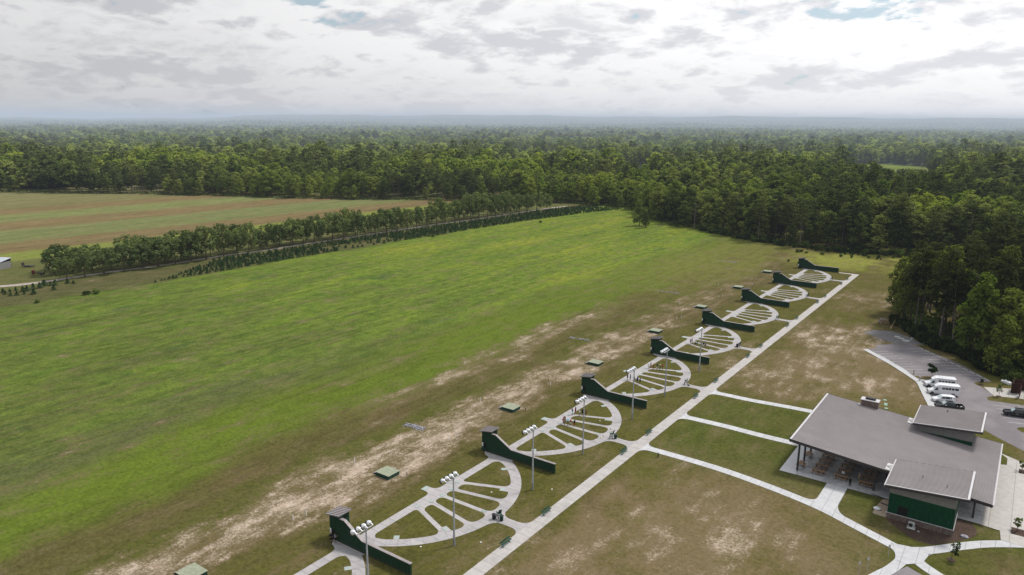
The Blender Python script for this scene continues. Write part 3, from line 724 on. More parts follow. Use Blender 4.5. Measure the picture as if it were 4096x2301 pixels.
# ------------------------------------------------------------------ skeet houses with their walls
ORD = ['nearest', 'second', 'third', 'fourth', 'fifth', 'sixth', 'seventh', 'farthest']
def text_mesh(ch, size):
    c = bpy.data.curves.new('t', 'FONT'); c.body = ch; c.size = size; c.align_x = 'CENTER'; c.resolution_u = 2
    o = bpy.data.objects.new('t', c); col.objects.link(o)
    dg = bpy.context.evaluated_depsgraph_get(); me = bpy.data.meshes.new_from_object(o.evaluated_get(dg)); bpy.data.objects.remove(o)
    return me
def skeet_house(i, y):
    t = empty('skeet_house', (0, y, 0), 0, ['dark green skeet house nearest the camera, two people standing at its door',
        'dark green skeet house just past the nearest field path, second in the row', 'third dark green skeet house from the near end of the row', 'fourth dark green skeet house, the farthest lamp post stands before its wall',
        'fifth dark green skeet house from the near end, first one beyond all lamp posts', 'sixth dark green skeet house in the row, third from the far end', 'seventh dark green skeet house, last but one in the row', 'farthest dark green skeet house, the walkway ends at its wall'][i], 'skeet house', 'skeet houses in a row along the walkway')
    wl = MB().profile_xz([(0, 0), (17.53, 0), (17.53, 1.98), (7.35, 2.02), (3.5, 4.18), (0, 4.18)], 0, .36)
    wl.build('wall', M['green_siding'], t)
    cp = MB()
    for (a, b) in (((2.3, 4.19), (3.54, 4.19)), ((3.46, 4.22), (7.38, 2.02)), ((7.3, 2.03), (17.62, 1.99))):
        cp.hexa([(a[0], -.08, a[1]), (b[0], -.08, b[1]), (b[0], .44, b[1]), (a[0], .44, a[1]), (a[0], -.08, a[1] + .09), (b[0], -.08, b[1] + .09), (b[0], .44, b[1] + .09), (a[0], .44, a[1] + .09)])
    cp.build('wall_cap', M['brown_trim'], t)
    hb = MB()
    hb.hexa([(.003, .365, 0), (2.45, .365, 0), (2.45, 2.0, 0), (.003, 2.0, 0), (.003, .365, 4.30), (2.45, .365, 4.72), (2.45, 2.0, 4.72), (.003, 2.0, 4.30)])
    hb.hexa([(.003, .004, 4.182), (2.45, .004, 4.182), (2.45, .36, 4.182), (.003, .36, 4.182), (.003, .004, 4.30), (2.45, .004, 4.72), (2.45, .36, 4.72), (.003, .36, 4.30)])
    hb.build('house_body', M['green_siding'], t)
    rf = MB(); sl_ = (4.95 - 4.42) / 3.1
    rf.hexa([(-.35, -.5, 4.30), (2.75, -.5, 4.83), (2.75, 2.35, 4.83), (-.35, 2.35, 4.30), (-.35, -.5, 4.42), (2.75, -.5, 4.95), (2.75, 2.35, 4.95), (-.35, 2.35, 4.42)])
    ro = rf.build('roof', M['brown_trim'], t)
    rb = MB()
    for q in range(7):
        yy = -.46 + q * (2.77 / 6); rb.hexa([(-.35, yy - .06, 4.422), (2.75, yy - .06, 4.952), (2.75, yy + .06, 4.952), (-.35, yy + .06, 4.422), (-.35, yy - .06, 4.50), (2.75, yy - .06, 5.03), (2.75, yy + .06, 5.03), (-.35, yy + .06, 4.50)])
    rb.build('roof_ribs', M['roof_rib'], ro)
    MB().box(2.452, 2.50, 1.0, 1.55, 3.9, 4.35).build('target_window', M['dark'], t)
    op = MB().box(.42, 1.15, -.03, -.004, .85, 1.85).build('door_opening', M['dark'], t)
    MB().box(.02, .36, -.05, -.004, 1.05, 1.85).build('white_panel', M['white_plastic'], t)
    MB().box(.05, .85, -.42, -.004, .55, .78).build('shelf', M['green_metal'], t)
    nm = text_mesh(str(i + 1), 1.25); nm.materials.append(M['dark'])
    no = bpy.data.objects.new('number', nm); col.objects.link(no); no.parent = t; no.rotation_euler = (R(90), 0, 0); no.location = (16.6, -.006, .55)
    return t
for i, y in enumerate(WALL_Y): skeet_house(i, y)

# low trap houses out in front of each field
def trap_house():
    t = empty('trap_house', (0, 0, 0))
    b = MB().box(-1.65, 1.65, -1.45, 1.45, 0, .72); b.build('body', M['green_metal'], t)
    MB().box(-1.74, 1.74, -1.54, 1.54, .72, .80).build('roof', M['trap_top'], t)
    s_ = MB()
    for q in range(4): s_.hexa([(-2.9, -1.1 + q * .62, .02), (-1.6, -1.1 + q * .62, .50), (-1.6, -.86 + q * .62, .50), (-2.9, -.86 + q * .62, .02), (-2.9, -1.1 + q * .62, .08), (-1.6, -1.1 + q * .62, .56), (-1.6, -.86 + q * .62, .56), (-2.9, -.86 + q * .62, .08)])
    s_.build('ramp_slats', M['trim_light'], t)
    MB().box(-2.85, -1.66, -1.3, 1.2, 0, .015).build('pit', M['dark'], t)
    return t
th = trap_house(); tn = ['cut by the bottom edge of the picture', 'closest one wholly in view', 'third from the near end', 'fourth from the near end', 'fifth from the near end', 'third from the far end', 'last but one of the row', 'farthest up the row']
ty = [-18.9, 21.0, 61.3, 101.8, 141., 179.8, 219.6, 258.4]
for i, y in enumerate(ty):
    o = th if i == 0 else copy_tree(th)
    o.location = (-7.95 if i else -8.6, y, 0); o['label'] = 'low dark green trap house on sandy ground, ' + tn[i]; o['category'] = 'trap house'; o['group'] = 'trap houses in front of the fields'

# lamp posts
def lamp_post():
    t = empty('lamp_post')
    MB().tube((0, 0, .0), (0, 0, 1.3), .185, .178, 12).build('base', M['trailer'], t).data.materials.clear()
    t.children[0].data.materials.append(pmat('lamp_base_steel', (.25, .25, .26), .6, var=.15))
    MB().tube((0, 0, 1.3), (0, 0, 11.75), .176, .095, 12).build('pole', M['steel'], t)
    a = MB().bar((0, -1.75, 11.6), (0, 1.35, 11.6), .11); a.tube((0, 0, 11.35), (0, 0, 11.9), .16, .16, 10); a.build('crossarm', M['steel'], t)
    for yy in (-1.7, -.72, .26, 1.25):
        h = MB(); ax = Vector((-.86, 0, -.5)); c = Vector((-.62, yy, 11.78))
        h.lathe([(.05, -.34), (.16, -.30), (.30, -.10), (.37, .12), (.38, .24)], 18, c, ax)
        f_ = h.build('floodlight', M['chrome'], t, smooth=True)
        MB().bar((.05, yy, 11.66), (-.42, yy, 11.86), .10, .12).build('bracket', M['chrome'], f_)
        v = MB().lathe([(.385, .225), (.40, .24), (.40, .46), (.33, .47), (.33, .30)], 18, c, ax); v.build('visor', M['dark'], f_)
    return t
lp = lamp_post(); lpp = [(17.3, -8.1), (17.6, 10.05), (17.55, 32.45), (17.6, 50.6), (17.6, 72.8), (17.7, 90.4), (17.6, 113.)]
ll = ['in front of the nearest skeet house wall', 'at the middle of the nearest whole field', 'just before the wall of the second skeet house', 'on the second whole field, left of its people', 'just before the wall of the third skeet house', 'on the third whole field, before its inner lanes', 'farthest up the row, just before the fourth skeet house']
for i, p in enumerate(lpp):
    o = lp if i == 0 else copy_tree(lp)
    o.location = (p[0], p[1], 0); o['label'] = 'grey lamp post with four floodlights, ' + ll[i]; o['category'] = 'lamp post'; o['group'] = 'lamp posts along the fields'

# benches on the walkway
def bench():
    t = empty('bench')
    MB().box(-.03, .14, -1.25, 1.25, .44, .50).box(.17, .34, -1.25, 1.25, .44, .50).build('seat', M['green_metal'], t)
    MB().hexa([(-.17, -1.25, .60), (-.12, -1.25, .60), (-.12, 1.25, .60), (-.17, 1.25, .60), (-.25, -1.25, .86), (-.20, -1.25, .86), (-.20, 1.25, .86), (-.25, 1.25, .86)]).build('backrest', M['green_metal'], t)
    for yy in (-.95, .95):
        MB().bar((-.22, yy, .03), (.38, yy, .03), .06).bar((.1, yy, .04), (.1, yy, .44), .06).bar((.1, yy, .42), (-.16, yy, .62), .05).build('leg', M['green_metal'], t)
    return t
be = bench()
by = [(24.05, 15.1), (24.05, 26.95), (24.0, 56.1), (24.1, 67.7), (24.1, 94.2), (24.1, 108.), (24.1, 133.4), (24.1, 145.3), (24.1, 173.4), (24.1, 184.9), (24.1, 213.), (24.1, 224.7), (24.1, 252.), (24.1, 263.7)]
fl_ = ['nearest whole field', 'second whole field', 'third whole field', 'fourth whole field', 'fifth whole field', 'sixth whole field', 'farthest field']
for i, p in enumerate(by):
    o = be if i == 0 else copy_tree(be)
    o.location = (p[0], p[1], .05); o['label'] = 'dark green bench on the long walkway, %s of the two at the %s' % ('nearer' if i % 2 == 0 else 'farther', fl_[i // 2]); o['category'] = 'bench'; o['group'] = 'benches along the walkway'

# scorer's high chairs and bins
def high_chair():
    t = empty('high_chair')
    for sx in (-1, 1):
        for sy in (-1, 1): MB().bar((sx * .42, sy * .38, 0), (sx * .27, sy * .27, 1.05 if sx < 0 else 1.35), .075).build('leg', M['green_metal'], t)
    b = MB()
    for sy in (-1, 1):
        b.bar((-.38, sy * .35, .25), (.30, sy * .30, .95), .05).bar((.38, sy * .35, .25), (-.30, sy * .30, .95), .05).bar((-.36, sy * .345, .5), (.36, sy * .345, .5), .05)
    for z in (.3, .62): b.bar((-.39 + z * .1, -.36, z), (-.39 + z * .1, .36, z), .06)
    b.build('brace', M['green_metal'], t)
    MB().box(-.36, .32, -.33, .33, 1.02, 1.09).build('seat', M['green_metal'], t)
    bk = MB()
    for q in range(5): bk.hexa([(.27, -.3 + q * .125, 1.12), (.31, -.3 + q * .125, 1.12), (.31, -.2 + q * .125, 1.12), (.27, -.2 + q * .125, 1.12), (.45, -.3 + q * .125, 1.85), (.49, -.3 + q * .125, 1.85), (.49, -.2 + q * .125, 1.85), (.45, -.2 + q * .125, 1.85)])
    bk.build('backrest', M['dgreen_plastic'], t)
    for sy in (-1, 1): MB().bar((-.36, sy * .36, 1.33), (.34, sy * .36, 1.36), .07, .05).build('armrest', M['green_metal'], t)
    return t
hc = high_chair()
for i, p in enumerate([(18.55, 20.75), (18.75, 60.95), (18.65, 101.3), (18.9, 141.1), (18.85, 179.9), (18.75, 219.6), (18.8, 258.6)]):
    o = hc if i == 0 else copy_tree(hc)
    o.location = (p[0], p[1], .045); o.rotation_euler.z = R(12 * ((i * 7) % 5 - 2)); o['label'] = 'tall dark green scorer chair beside the curved path of the %s' % fl_[i]; o['category'] = 'chair'; o['group'] = 'scorer chairs at the fields'
def bin_(mat, loc, label):
    t = empty('litter_bin', loc, 0, label, 'litter bin')
    MB().lathe([(.26, 0), (.30, .05), (.335, .86), (.36, .88), (.36, .93), (.31, .94), (.28, .3), (.02, .28)], 20).build('drum', mat, t, smooth=False)
    MB().lathe([(.365, .86), (.385, .87), (.385, .90), (.365, .91)], 20).build('rim', mat, t)
    return t
bin_(M['black'], (17.95, 20.1, .045), 'black litter bin left of the scorer chair at the nearest whole field')
bin_(M['dgreen_plastic'], (19.3, 20.45, .045), 'dark green litter bin right of the nearest scorer chair, white litter in it')
bin_(M['dgreen_plastic'], (19.45, 61.25, .045), 'dark green litter bin right of the scorer chair at the second whole field')
bin_(M['black'], (18.45, 140.8, .045), 'black litter bin touching the scorer chair of the fourth whole field')
tag(MB().lathe([(.02, 0), (.07, .02), (.06, .07), (.01, .09)], 8).build('litter', M['white_plastic'], None, loc=(19.25, 20.4, .34)), 'crumpled white litter in the dark green bin', 'litter')
bag = MB().lathe([(.05, 0), (.22, .03), (.25, .14), (.18, .27), (.05, .30)], 10); o = bag.build('bag', M['black'], None, smooth=True, loc=(19.55, 100.95, .045)); o.scale = (1.3, .7, 1); tag(o, 'small black bag on the path by the third scorer chair', 'bag')
bag = MB().lathe([(.05, 0), (.22, .03), (.25, .14), (.18, .27), (.05, .30)], 10); o = bag.build('bag', M['rope_red'], None, smooth=True, loc=(18.0, 140.5, .045)); o.scale = (1.2, .7, .8); tag(o, 'red bag on the path at the black bin by the fourth scorer chair', 'bag')
def bottle(loc, m_, label):
    t = empty('drink_bottle', loc, 0, label, 'bottle')
    MB().lathe([(.05, 0), (.055, .02), (.055, .22), (.03, .27)], 10).build('body', m_, t, smooth=True); MB().lathe([(.034, .27), (.034, .33), (.02, .335)], 10).build('cap', M['black'], t)
bottle((16.92, 60.42, .035), M['cl_navy'], 'dark blue drink bottle standing on the second field path near the scorer chair')
bottle((16.34, 64.91, .035), M['black'], 'black drink bottle on the second field path beside the grass tip')
o = MB().lathe([(.05, 0), (.2, .02), (.22, .10), (.12, .2)], 9).build('bag', M['cl_cream'], None, smooth=True, loc=(16.8, 59.85, .035)); tag(o, 'small cream bag on the second field path left of the blue bottle', 'bag')

# ------------------------------------------------------------------ pavilion
pv_ = empty('pavilion', (52., 67., 0), 0, 'large open pavilion with ribbed brown-grey metal roofs, dark green side rooms and stone chimney', 'pavilion')
OFF = Vector((-52., -67., 0))
def sub(mb, name, mat, parent, **kw):
    o = mb.build(name, mat, parent, **kw)
    return o
def rz_main(x): return 6.45 - 3.0 * (x - 53.1) / 33.5
def L(x, y, z): return (x - 52., y - 67., z)
def slab_roof(x0, x1, y0, y1, zf, th=.16):
    m_ = MB()
    m_.hexa([L(x0, y0, zf(x0) - th), L(x1, y0, zf(x1) - th), L(x1, y1, zf(x1) - th), L(x0, y1, zf(x0) - th), L(x0, y0, zf(x0)), L(x1, y0, zf(x1)), L(x1, y1, zf(x1)), L(x0, y1, zf(x0))]); return m_
def ribs(x0, x1, y0, y1, zf, pitch):
    m_ = MB(); n = int(round((y1 - y0) / pitch)); h = .07
    for i in range(n + 1):
        yy = y0 + .1 + (y1 - y0 - .2) * i / n; wd = .045
        m_.hexa([L(x0, yy - wd, zf(x0) + .003), L(x1, yy - wd, zf(x1) + .003), L(x1, yy + wd, zf(x1) + .003), L(x0, yy + wd, zf(x0) + .003), L(x0, yy - wd * .6, zf(x0) + h), L(x1, yy - wd * .6, zf(x1) + h), L(x1, yy + wd * .6, zf(x1) + h), L(x0, yy + wd * .6, zf(x0) + h)])
    return m_
X0, X1, Y0, Y1 = 53.1, 86.6, 68.2, 98.
mr = slab_roof(X0, X1, Y0, Y1, rz_main).build('roof', M['roof_metal'], pv_)
ribs(X0 + .35, X1 - .1, Y0, Y1, rz_main, .46).build('roof_ribs', M['roof_rib'], mr)
def edge(x0, x1, y, zf, d, wd, name, mat, parent, dz=.0):
    m_ = MB(); m_.hexa([L(x0, y - wd, zf(x0) - d + dz), L(x1, y - wd, zf(x1) - d + dz), L(x1, y, zf(x1) - d + dz), L(x0, y, zf(x0) - d + dz), L(x0, y - wd, zf(x0) + dz), L(x1, y - wd, zf(x1) + dz), L(x1, y, zf(x1) + dz), L(x0, y, zf(x0) + dz)])
    return m_.build(name, mat, parent)
edge(X0, X1, Y0 - .002, rz_main, .55, .08, 'fascia', M['fascia'], mr, .06); edge(X0, X1, Y1 + .082, rz_main, .5, .08, 'fascia', M['fascia'], mr, .06)
MB().hexa([L(X0 - .06, Y0 - .08, 6.0), L(X0 - .003, Y0 - .08, 6.0), L(X0 - .003, Y1 + .08, 6.0), L(X0 - .06, Y1 + .08, 6.0), L(X0 - .06, Y0 - .08, 6.56), L(X0 - .003, Y0 - .08, 6.56), L(X0 - .003, Y1 + .08, 6.56), L(X0 - .06, Y1 + .08, 6.56)]).build('fascia', M['fascia'], mr)
MB().box(X0 + .003 - 52, X0 + .34 - 52, Y0 - 67, Y1 - 67, 6.455, 6.545).build('ridge_cap', M['trim_light'], mr)
MB().box(X1 + .003 - 52, X1 + .16 - 52, Y0 - 67.08, Y1 - 66.92, 3.25, 3.46).build('gutter', M['trim_light'], mr)
# beams under the roof and columns
bm_ = MB()
for xx in (54.85, 61.6, 68.45, 75.3, 84.1): bm_.bar(L(xx, Y0 + .3, rz_main(xx) - .34), L(xx, Y1 - .3, rz_main(xx) - .34), .22, .34)
for q in range(12):
    yy = Y0 + .5 + q * 2.6; bm_.hexa([L(X0 + .2, yy - .06, rz_main(X0 + .2) - .33), L(X1 - .2, yy - .06, rz_main(X1 - .2) - .33), L(X1 - .2, yy + .06, rz_main(X1 - .2) - .33), L(X0 + .2, yy + .06, rz_main(X0 + .2) - .33), L(X0 + .2, yy - .06, rz_main(X0 + .2) - .17), L(X1 - .2, yy - .06, rz_main(X1 - .2) - .17), L(X1 - .2, yy + .06, rz_main(X1 - .2) - .17), L(X0 + .2, yy + .06, rz_main(X0 + .2) - .17)])
bm_.build('roof_beams', M['fascia'], pv_)
for xx, ys in ((54.85, (69.0, 74.0, 79.2, 84.6, 90., 96.6)), (61.6, (96.6,)), (68.4, (69.0, 96.6)), (84.05, (68.6, 75., 82., 89., 96.6))):
    for yy in ys:
        MB().box(xx - 52.16, xx - 51.84, yy - 67.16, yy - 66.84, .09, rz_main(xx) - .5).build('column', M['fascia'], pv_)
# side rooms: the front one and the one at the back
def rz_side(x): return 6.28 + 1.05 * (x - 71.3) / 12.2
def rz_back(x): return rz_side(x) + .22
def side_room(x0, x1, y0, y1, zf, ov, front):
    rx0, rx1, ry0, ry1 = ov
    rm = MB()
    # green board walls above a stone base, pale band under the sloping roof
    zb = 1.02
    base = MB().box(x0 - 52.06, x1 - 51.94, y0 - 67.06, y1 - 66.94, 0, zb).build('stone_base', M['stone'], pv_)
    MB().box(x0 - 52.12, x1 - 51.88, y0 - 67.12, y1 - 66.88, zb + .003, zb + .09).build('stone_cap', M['trim_light'], base)
    zg = 4.72
    wv_ = MB().box(x0 - 52, x1 - 52, y0 - 67, y1 - 67, zb + .093, zg).build('side_room_wall', M['green_board'], pv_)
    bd = MB(); t_ = .18
    bd.hexa([L(x0 + .005, y0 + .005, zg + .003), L(x1 - .005, y0 + .005, zg + .003), L(x1 - .005, y1 - .005, zg + .003), L(x0 + .005, y1 - .005, zg + .003), L(x0 + .005, y0 + .005, zf(x0) - t_), L(x1 - .005, y0 + .005, zf(x1) - t_), L(x1 - .005, y1 - .005, zf(x1) - t_), L(x0 + .005, y1 - .005, zf(x0) - t_)])
    bd.build('pale_band', M['grey_band'], wv_)
    for xc in (x0, x1): MB().box(xc - 52.03, xc - 51.97, y0 - 67.035, y0 - 67.004, zb + .1, zg - .05).build('corner_trim', M['grey_band'], wv_)
    ro = slab_roof(rx0, rx1, ry0, ry1, zf).build('side_roof', M['roof_metal'], pv_)
    ribs(rx0 + .05, rx1 - .34, ry0, ry1, zf, .455).build('roof_ribs', M['roof_rib'], ro)
    edge(rx0, rx1, ry0 - .002, zf, .42, .07, 'fascia', M['fascia'], ro, .0); edge(rx0, rx1, ry1 + .072, zf, .42, .07, 'fascia', M['fascia'], ro, .0)
    edge(rx0, rx1, ry0 + .1, zf, -.1, .17, 'rake_trim', M['trim_light'], ro, .004)
    zr = zf(rx1)
    MB().box(rx1 - 52.33, rx1 - 51.997, ry0 - 67, ry1 - 67, zr + .02, zr + .12).build('ridge_cap', M['trim_light'], ro)
    MB().box(rx1 - 51.995, rx1 - 51.93, ry0 - 67.05, ry1 - 66.95, zr - .42, zr + .10).build('fascia', M['fascia'], ro)
    zl = zf(rx0); MB().box(rx0 - 52.14, rx0 - 52.003, ry0 - 67.03, ry1 - 66.97, zl - .2, zl - .02).build('gutter', M['trim_light'], ro)
    return wv_, ro
wv1, ro1 = side_room(72.0, 81.8, 60.1, 70.6, rz_side, (71.25, 83.45, 59.3, 71.2), True)
wv2, ro2 = side_room(72.0, 81.8, 91.9, 102.0, rz_back, (71.25, 83.2, 90.9, 102.9), False)
MB().box(73.5 - 52, 75.05 - 52, 60.06 - 67, 60.098 - 67, 1.12, 2.72).build('window', M['dark'], wv1)
for p in ((76.2, 64.8), (80.0, 62.6)):
    z = rz_side(p[0]); MB().tube(L(p[0], p[1], z), L(p[0], p[1], z + .55), .06, .06, 8).build('vent_pipe', M['grey_band'], ro1)
z = rz_back(76.4); MB().tube(L(76.4, 100.6, z), L(76.4, 100.6, z + .45), .07, .07, 8).tube(L(76.4, 100.6, z + .003), L(76.4, 100.6, z + .06), .2, .2, 10).build('vent_pipe', M['fascia'], ro2)
# splash pans where the side roofs drain onto the main roof
for (ya, yb, nm) in ((68.4, 71.4, 1), (94.4, 97.6, 2)):
    za = rz_main
    MB().hexa([L(69.9, ya, za(69.9) + .105), L(71.7, ya, za(71.7) + .105), L(71.7, yb, za(71.7) + .105), L(69.9, yb, za(69.9) + .105), L(69.9, ya, za(69.9) + .125), L(71.7, ya, za(71.7) + .125), L(71.7, yb, za(71.7) + .125), L(69.9, yb, za(69.9) + .125)]).build('drain_pan', M['trim_light'], mr)
    yc = (ya + yb) / 2
    MB().bar(L(70.0, yc, za(70.) + .15), L(71.3, yc + 1.1, za(71.) + .15), .06).bar(L(70.0, yc, za(70.) + .15), L(71.3, yc - 1.1, za(71.) + .15), .06).build('drain_diverter', M['fascia'], mr)
# inner core between the two rooms, in the shade
MB().box(72.4 - 52, 81.4 - 52, 77. - 67, 87. - 67, .09, 3.0).build('inner_room_wall', M['grey_band'], pv_)
# chimney
ch = MB().box(60.35 - 52, 63.75 - 52, 97.0 - 67, 98.7 - 67, 0.0, 7.05).build('chimney', M['stone'], pv_)
MB().box(60.22 - 52, 63.88 - 52, 96.87 - 67, 98.83 - 67, 7.053, 7.20).build('chimney_cap', M['trim_light'], ch)
MB().box(61.1 - 52, 63.1 - 52, 97.4 - 67, 98.3 - 67, 7.203, 7.55).build('flue', M['black'], ch)
MB().hexa([L(59.8, 96.6, rz_main(59.8) + .106), L(60.34, 96.6, rz_main(60.34) + .106), L(60.34, 97.7, rz_main(60.3) + .106), L(59.8, 97.7, rz_main(59.8) + .106), L(59.8, 96.6, rz_main(59.8) + .125), L(60.34, 96.6, rz_main(60.34) + .125), L(60.34, 97.7, rz_main(60.3) + .125), L(59.8, 97.7, rz_main(59.8) + .125)]).build('flashing', M['trim_light'], ch)
# air conditioner on its pad
ac = empty('air_conditioner', (75.95, 58.9, 0), 0, 'grey outdoor air conditioner on a small concrete pad at the stone base', 'air conditioner')
MB().box(-.62, .62, -.5, .5, 0, .09).build('pad', M['conc_lid'], ac)
bx_ = MB().box(-.48, .48, -.20, .20, .093, 1.05).build('cabinet', pmat('ac_cabinet', (.42, .42, .41), .5, var=.06), ac)
MB().lathe([(.01, 0), (.30, .004), (.33, .02), (.31, .03), (.01, .015)], 20, (-.1, -.203, .60), (0, -1, 0)).build('fan_grille', M['trailer'], bx_)
def boulder(loc, s, label, seed):
    r_ = random.Random(seed); bm = bmesh.new(); bmesh.ops.create_icosphere(bm, subdivisions=2, radius=1.)
    for v in bm.verts: v.co *= 1 + r_.uniform(-.16, .16)
    me = bpy.data.meshes.new('boulder'); bm.to_mesh(me); bm.free(); me.materials.append(M['rock']); me.transform(Matrix.Diagonal((s[0], s[1], s[2], 1)))
    o = bpy.data.objects.new('boulder', me); col.objects.link(o); o.location = loc; return tag(o, label, 'boulder')
boulder((83.4, 60.9, .12), (.62, .45, .26), 'pale flat boulder on the mulch right of the green room', 1)
boulder((77.1, 58.25, .06), (.22, .18, .14), 'small rock on the mulch in front of the air conditioner', 2)
o = MB().lathe([(.05, 0), (.55, .03), (.6, .25), (.35, .5), (.05, .55)], 10).build('rubbish_bag', M['white_plastic'], None, smooth=True, loc=(70.2, 62.2, 0)); o.scale = (1.1, .8, .8); tag(o, 'crumpled white bag on the bare ground left of the green room', 'bag')
for i, (a, b, lb) in enumerate((((68.3, 67.35), (70.7, 66.9), 'black drain pipe lying at the patio edge beside the green room'), ((70.3, 64.9), (71.9, 64.4), 'short black drain pipe lying on bare soil beside the green room'))):
    tag(MB().tube((a[0], a[1], .1), (b[0], b[1], .1), .09, .09, 10).build('drain_pipe', M['black']), lb, 'pipe')

# picnic tables on the patio
def picnic_table(long_):
    t = empty('picnic_table'); h = long_ / 2
    tp = MB()
    for q in range(4): tp.box(-h, h, -.38 + q * .195, -.205 + q * .195, .72, .765)
    tp.build('table_top', M['wood'], t)
    for sy in (-1, 1): MB().box(-h, h, sy * .66 - .13, sy * .66 + .13, .42, .46).build('seat', M['wood'], t)
    for sx in ((-h * .78, 0, h * .78) if long_ > 2 else (-h * .7, h * .7)):
        MB().bar((sx, -.72, .39), (sx, .72, .39), .08).bar((sx, 0, .40), (sx, 0, .72), .10).bar((sx, -.62, .0), (sx, -.30, .70), .08).bar((sx, .62, .0), (sx, .30, .70), .08).build('leg', M['black'], t)
    return t
pt = picnic_table(2.45); first = True
grp = 'long picnic tables in rows on the patio'
for ci, (xx, ys, cn) in enumerate(((58.55, (69.85, 72.5, 75.2, 78.0, 80.8), 'left row nearest the open side'), (62.65, (70.1, 72.75, 75.35, 78.0, 80.8), 'middle row'), (66.95, (70.0, 72.65, 75.2, 77.7, 80.4), 'right row in the deepest shade'))):
    for ri, yy in enumerate(ys):
        o = pt if first else copy_tree(pt); first = False
        o.location = (xx, yy, .09)
        o['label'] = 'long brown picnic table, %s in the %s' % (['frontmost', 'second from the front', 'third from the front', 'fourth from the front', 'last under the roof'][ri], cn); o['category'] = 'picnic table'; o['group'] = grp
pq = picnic_table(1.9)
for i, (p, lb) in enumerate((((54.95, 71.3), 'short pale picnic table behind the front corner column'), ((55.0, 76.6), 'short pale picnic table between the second and third columns'))):
    o = pq if i == 0 else copy_tree(pq)
    o.location = (p[0], p[1], .09); o.rotation_euler.z = R(90); o['label'] = lb; o['category'] = 'picnic table'; o['group'] = 'short picnic tables at the open side of the patio'

# ------------------------------------------------------------------ vehicles
def interp(st, x):
    st = sorted(st)
    if x <= st[0][0]: return st[0][1:]
    for a, b in zip(st[:-1], st[1:]):
        if x <= b[0]:
            t = (x - a[0]) / max(1e-6, b[0] - a[0]); return tuple(p + (q - p) * t for p, q in zip(a[1:], b[1:]))
    return st[-1][1:]
class Body:
    """stations: (x, z_bottom, z_belt, z_top, half width low, half width at belt, half width at top)"""
    def __init__(s, st): s.st = st
    def build(s, name, mat, parent, bevel=.03):
        m_ = MB(); n = 10; R_ = []
        for x, zb, zm, zt, w0, w1, w2 in s.st:
            zt2 = zt - min(.05, (zt - zm) * .3)
            R_.append([(x, -w0, zb), (x, -w1, zb + (zm - zb) * .45), (x, -w1 * .985, zm), (x, -w2, zt2), (x, -w2 + .12, zt), (x, w2 - .12, zt), (x, w2, zt2), (x, w1 * .985, zm), (x, w1, zb + (zm - zb) * .45), (x, w0, zb)])
        vs = [v for r in R_ for v in r]; fs = []
        for j in range(len(R_) - 1):
            for i in range(n): fs.append((j * n + i, j * n + (i + 1) % n, (j + 1) * n + (i + 1) % n, (j + 1) * n + i))
        fs.append(tuple(range(n - 1, -1, -1))); fs.append(tuple(range((len(R_) - 1) * n, len(R_) * n)))
        m_.add(vs, fs); bm = bmesh.new(); me = m_.mesh(name, mat, True); bm.from_mesh(me); bmesh.ops.recalc_face_normals(bm, faces=bm.faces); bm.to_mesh(me); bm.free()
        me.set_sharp_from_angle(angle=R(32))
        o = bpy.data.objects.new(name, me); col.objects.link(o); o.parent = parent; s.o = o; return o
    def hw(s, x, z):
        zb, zm, zt, w0, w1, w2 = interp(s.st, x)
        zq = zb + (zm - zb) * .45
        if z <= zq: return w0 + (w1 - w0) * (z - zb) / max(1e-6, zq - zb)
        if z <= zm: return w1
        t = (z - zm) / max(1e-6, zt - .05 - zm); return w1 * .985 + (w2 - w1 * .985) * min(1, t)
    def side(s, pts, side, out=.012):
        return [(x, side * (s.hw(x, z) + out), z) for x, z in pts]
    def panel(s, pts, name, mat, parent, both=True, out=.012):
        for sd_ in ((-1, 1) if both else (1,)):
            m_ = MB(); v = s.side(pts, sd_, out); n = len(v); v2 = s.side(pts, sd_, -.03)
            m_.add(v + v2, [tuple(range(n)) if sd_ < 0 else tuple(range(n - 1, -1, -1))] + [(i, (i + 1) % n, n + (i + 1) % n, n + i) for i in range(n)])
            m_.build(name, mat, parent)
def wheel(parent, x, y, r, wd=.22):
    s = 1 if y > 0 else -1
    tb = MB().lathe([(r * .62, -wd / 2), (r * .95, -wd / 2), (r, -wd / 2 + .03), (r, wd / 2 - .03), (r * .95, wd / 2), (r * .62, wd / 2)], 22, (x, y, r), (0, 1, 0))
    t = empty('wheel', (0, 0, 0)); t.parent = parent
    tb.build('tyre', M['rubber'], t)
    MB().lathe([(.03, 0), (r * .25, .02), (r * .5, .0), (r * .63, .035), (r * .63, -.05), (.03, -.05)], 18, (x, y + s * (wd / 2 - .02), r), (0, s, 0)).build('rim', M['rim'], t)
def arch(b, parent, x, r):
    """dark wheel housing shown as a recessed disc on the body side"""
    for sd_ in (-1, 1):
        m_ = MB(); pts = [(x + (r + .07) * math.cos(t), max(.24, r + (r + .07) * math.sin(t))) for t in [math.pi * q / 12 for q in range(13)]]
        v = [(px, sd_ * (b.hw(px, max(pz, interp(b.st, px)[0])) + .006), pz) for px, pz in pts]; m_.add(v, [tuple(range(13)) if sd_ > 0 else tuple(range(12, -1, -1))]); m_.build('wheel_arch', M['black'], parent)
def quad(parent, name, mat, v, t=.012):
    m_ = MB(); a, b, c = Vector(v[0]), Vector(v[1]), Vector(v[2]); n = (b - a).cross(c - a).normalized() * t
    n4 = len(v); m_.add([tuple(Vector(p) + n) for p in v] + [tuple(Vector(p) - n) for p in v], [tuple(range(n4)), tuple(range(2 * n4 - 1, n4 - 1, -1))] + [((i + 1) % n4, i, n4 + i, n4 + (i + 1) % n4) for i in range(n4)])
    return m_.build(name, mat, parent)
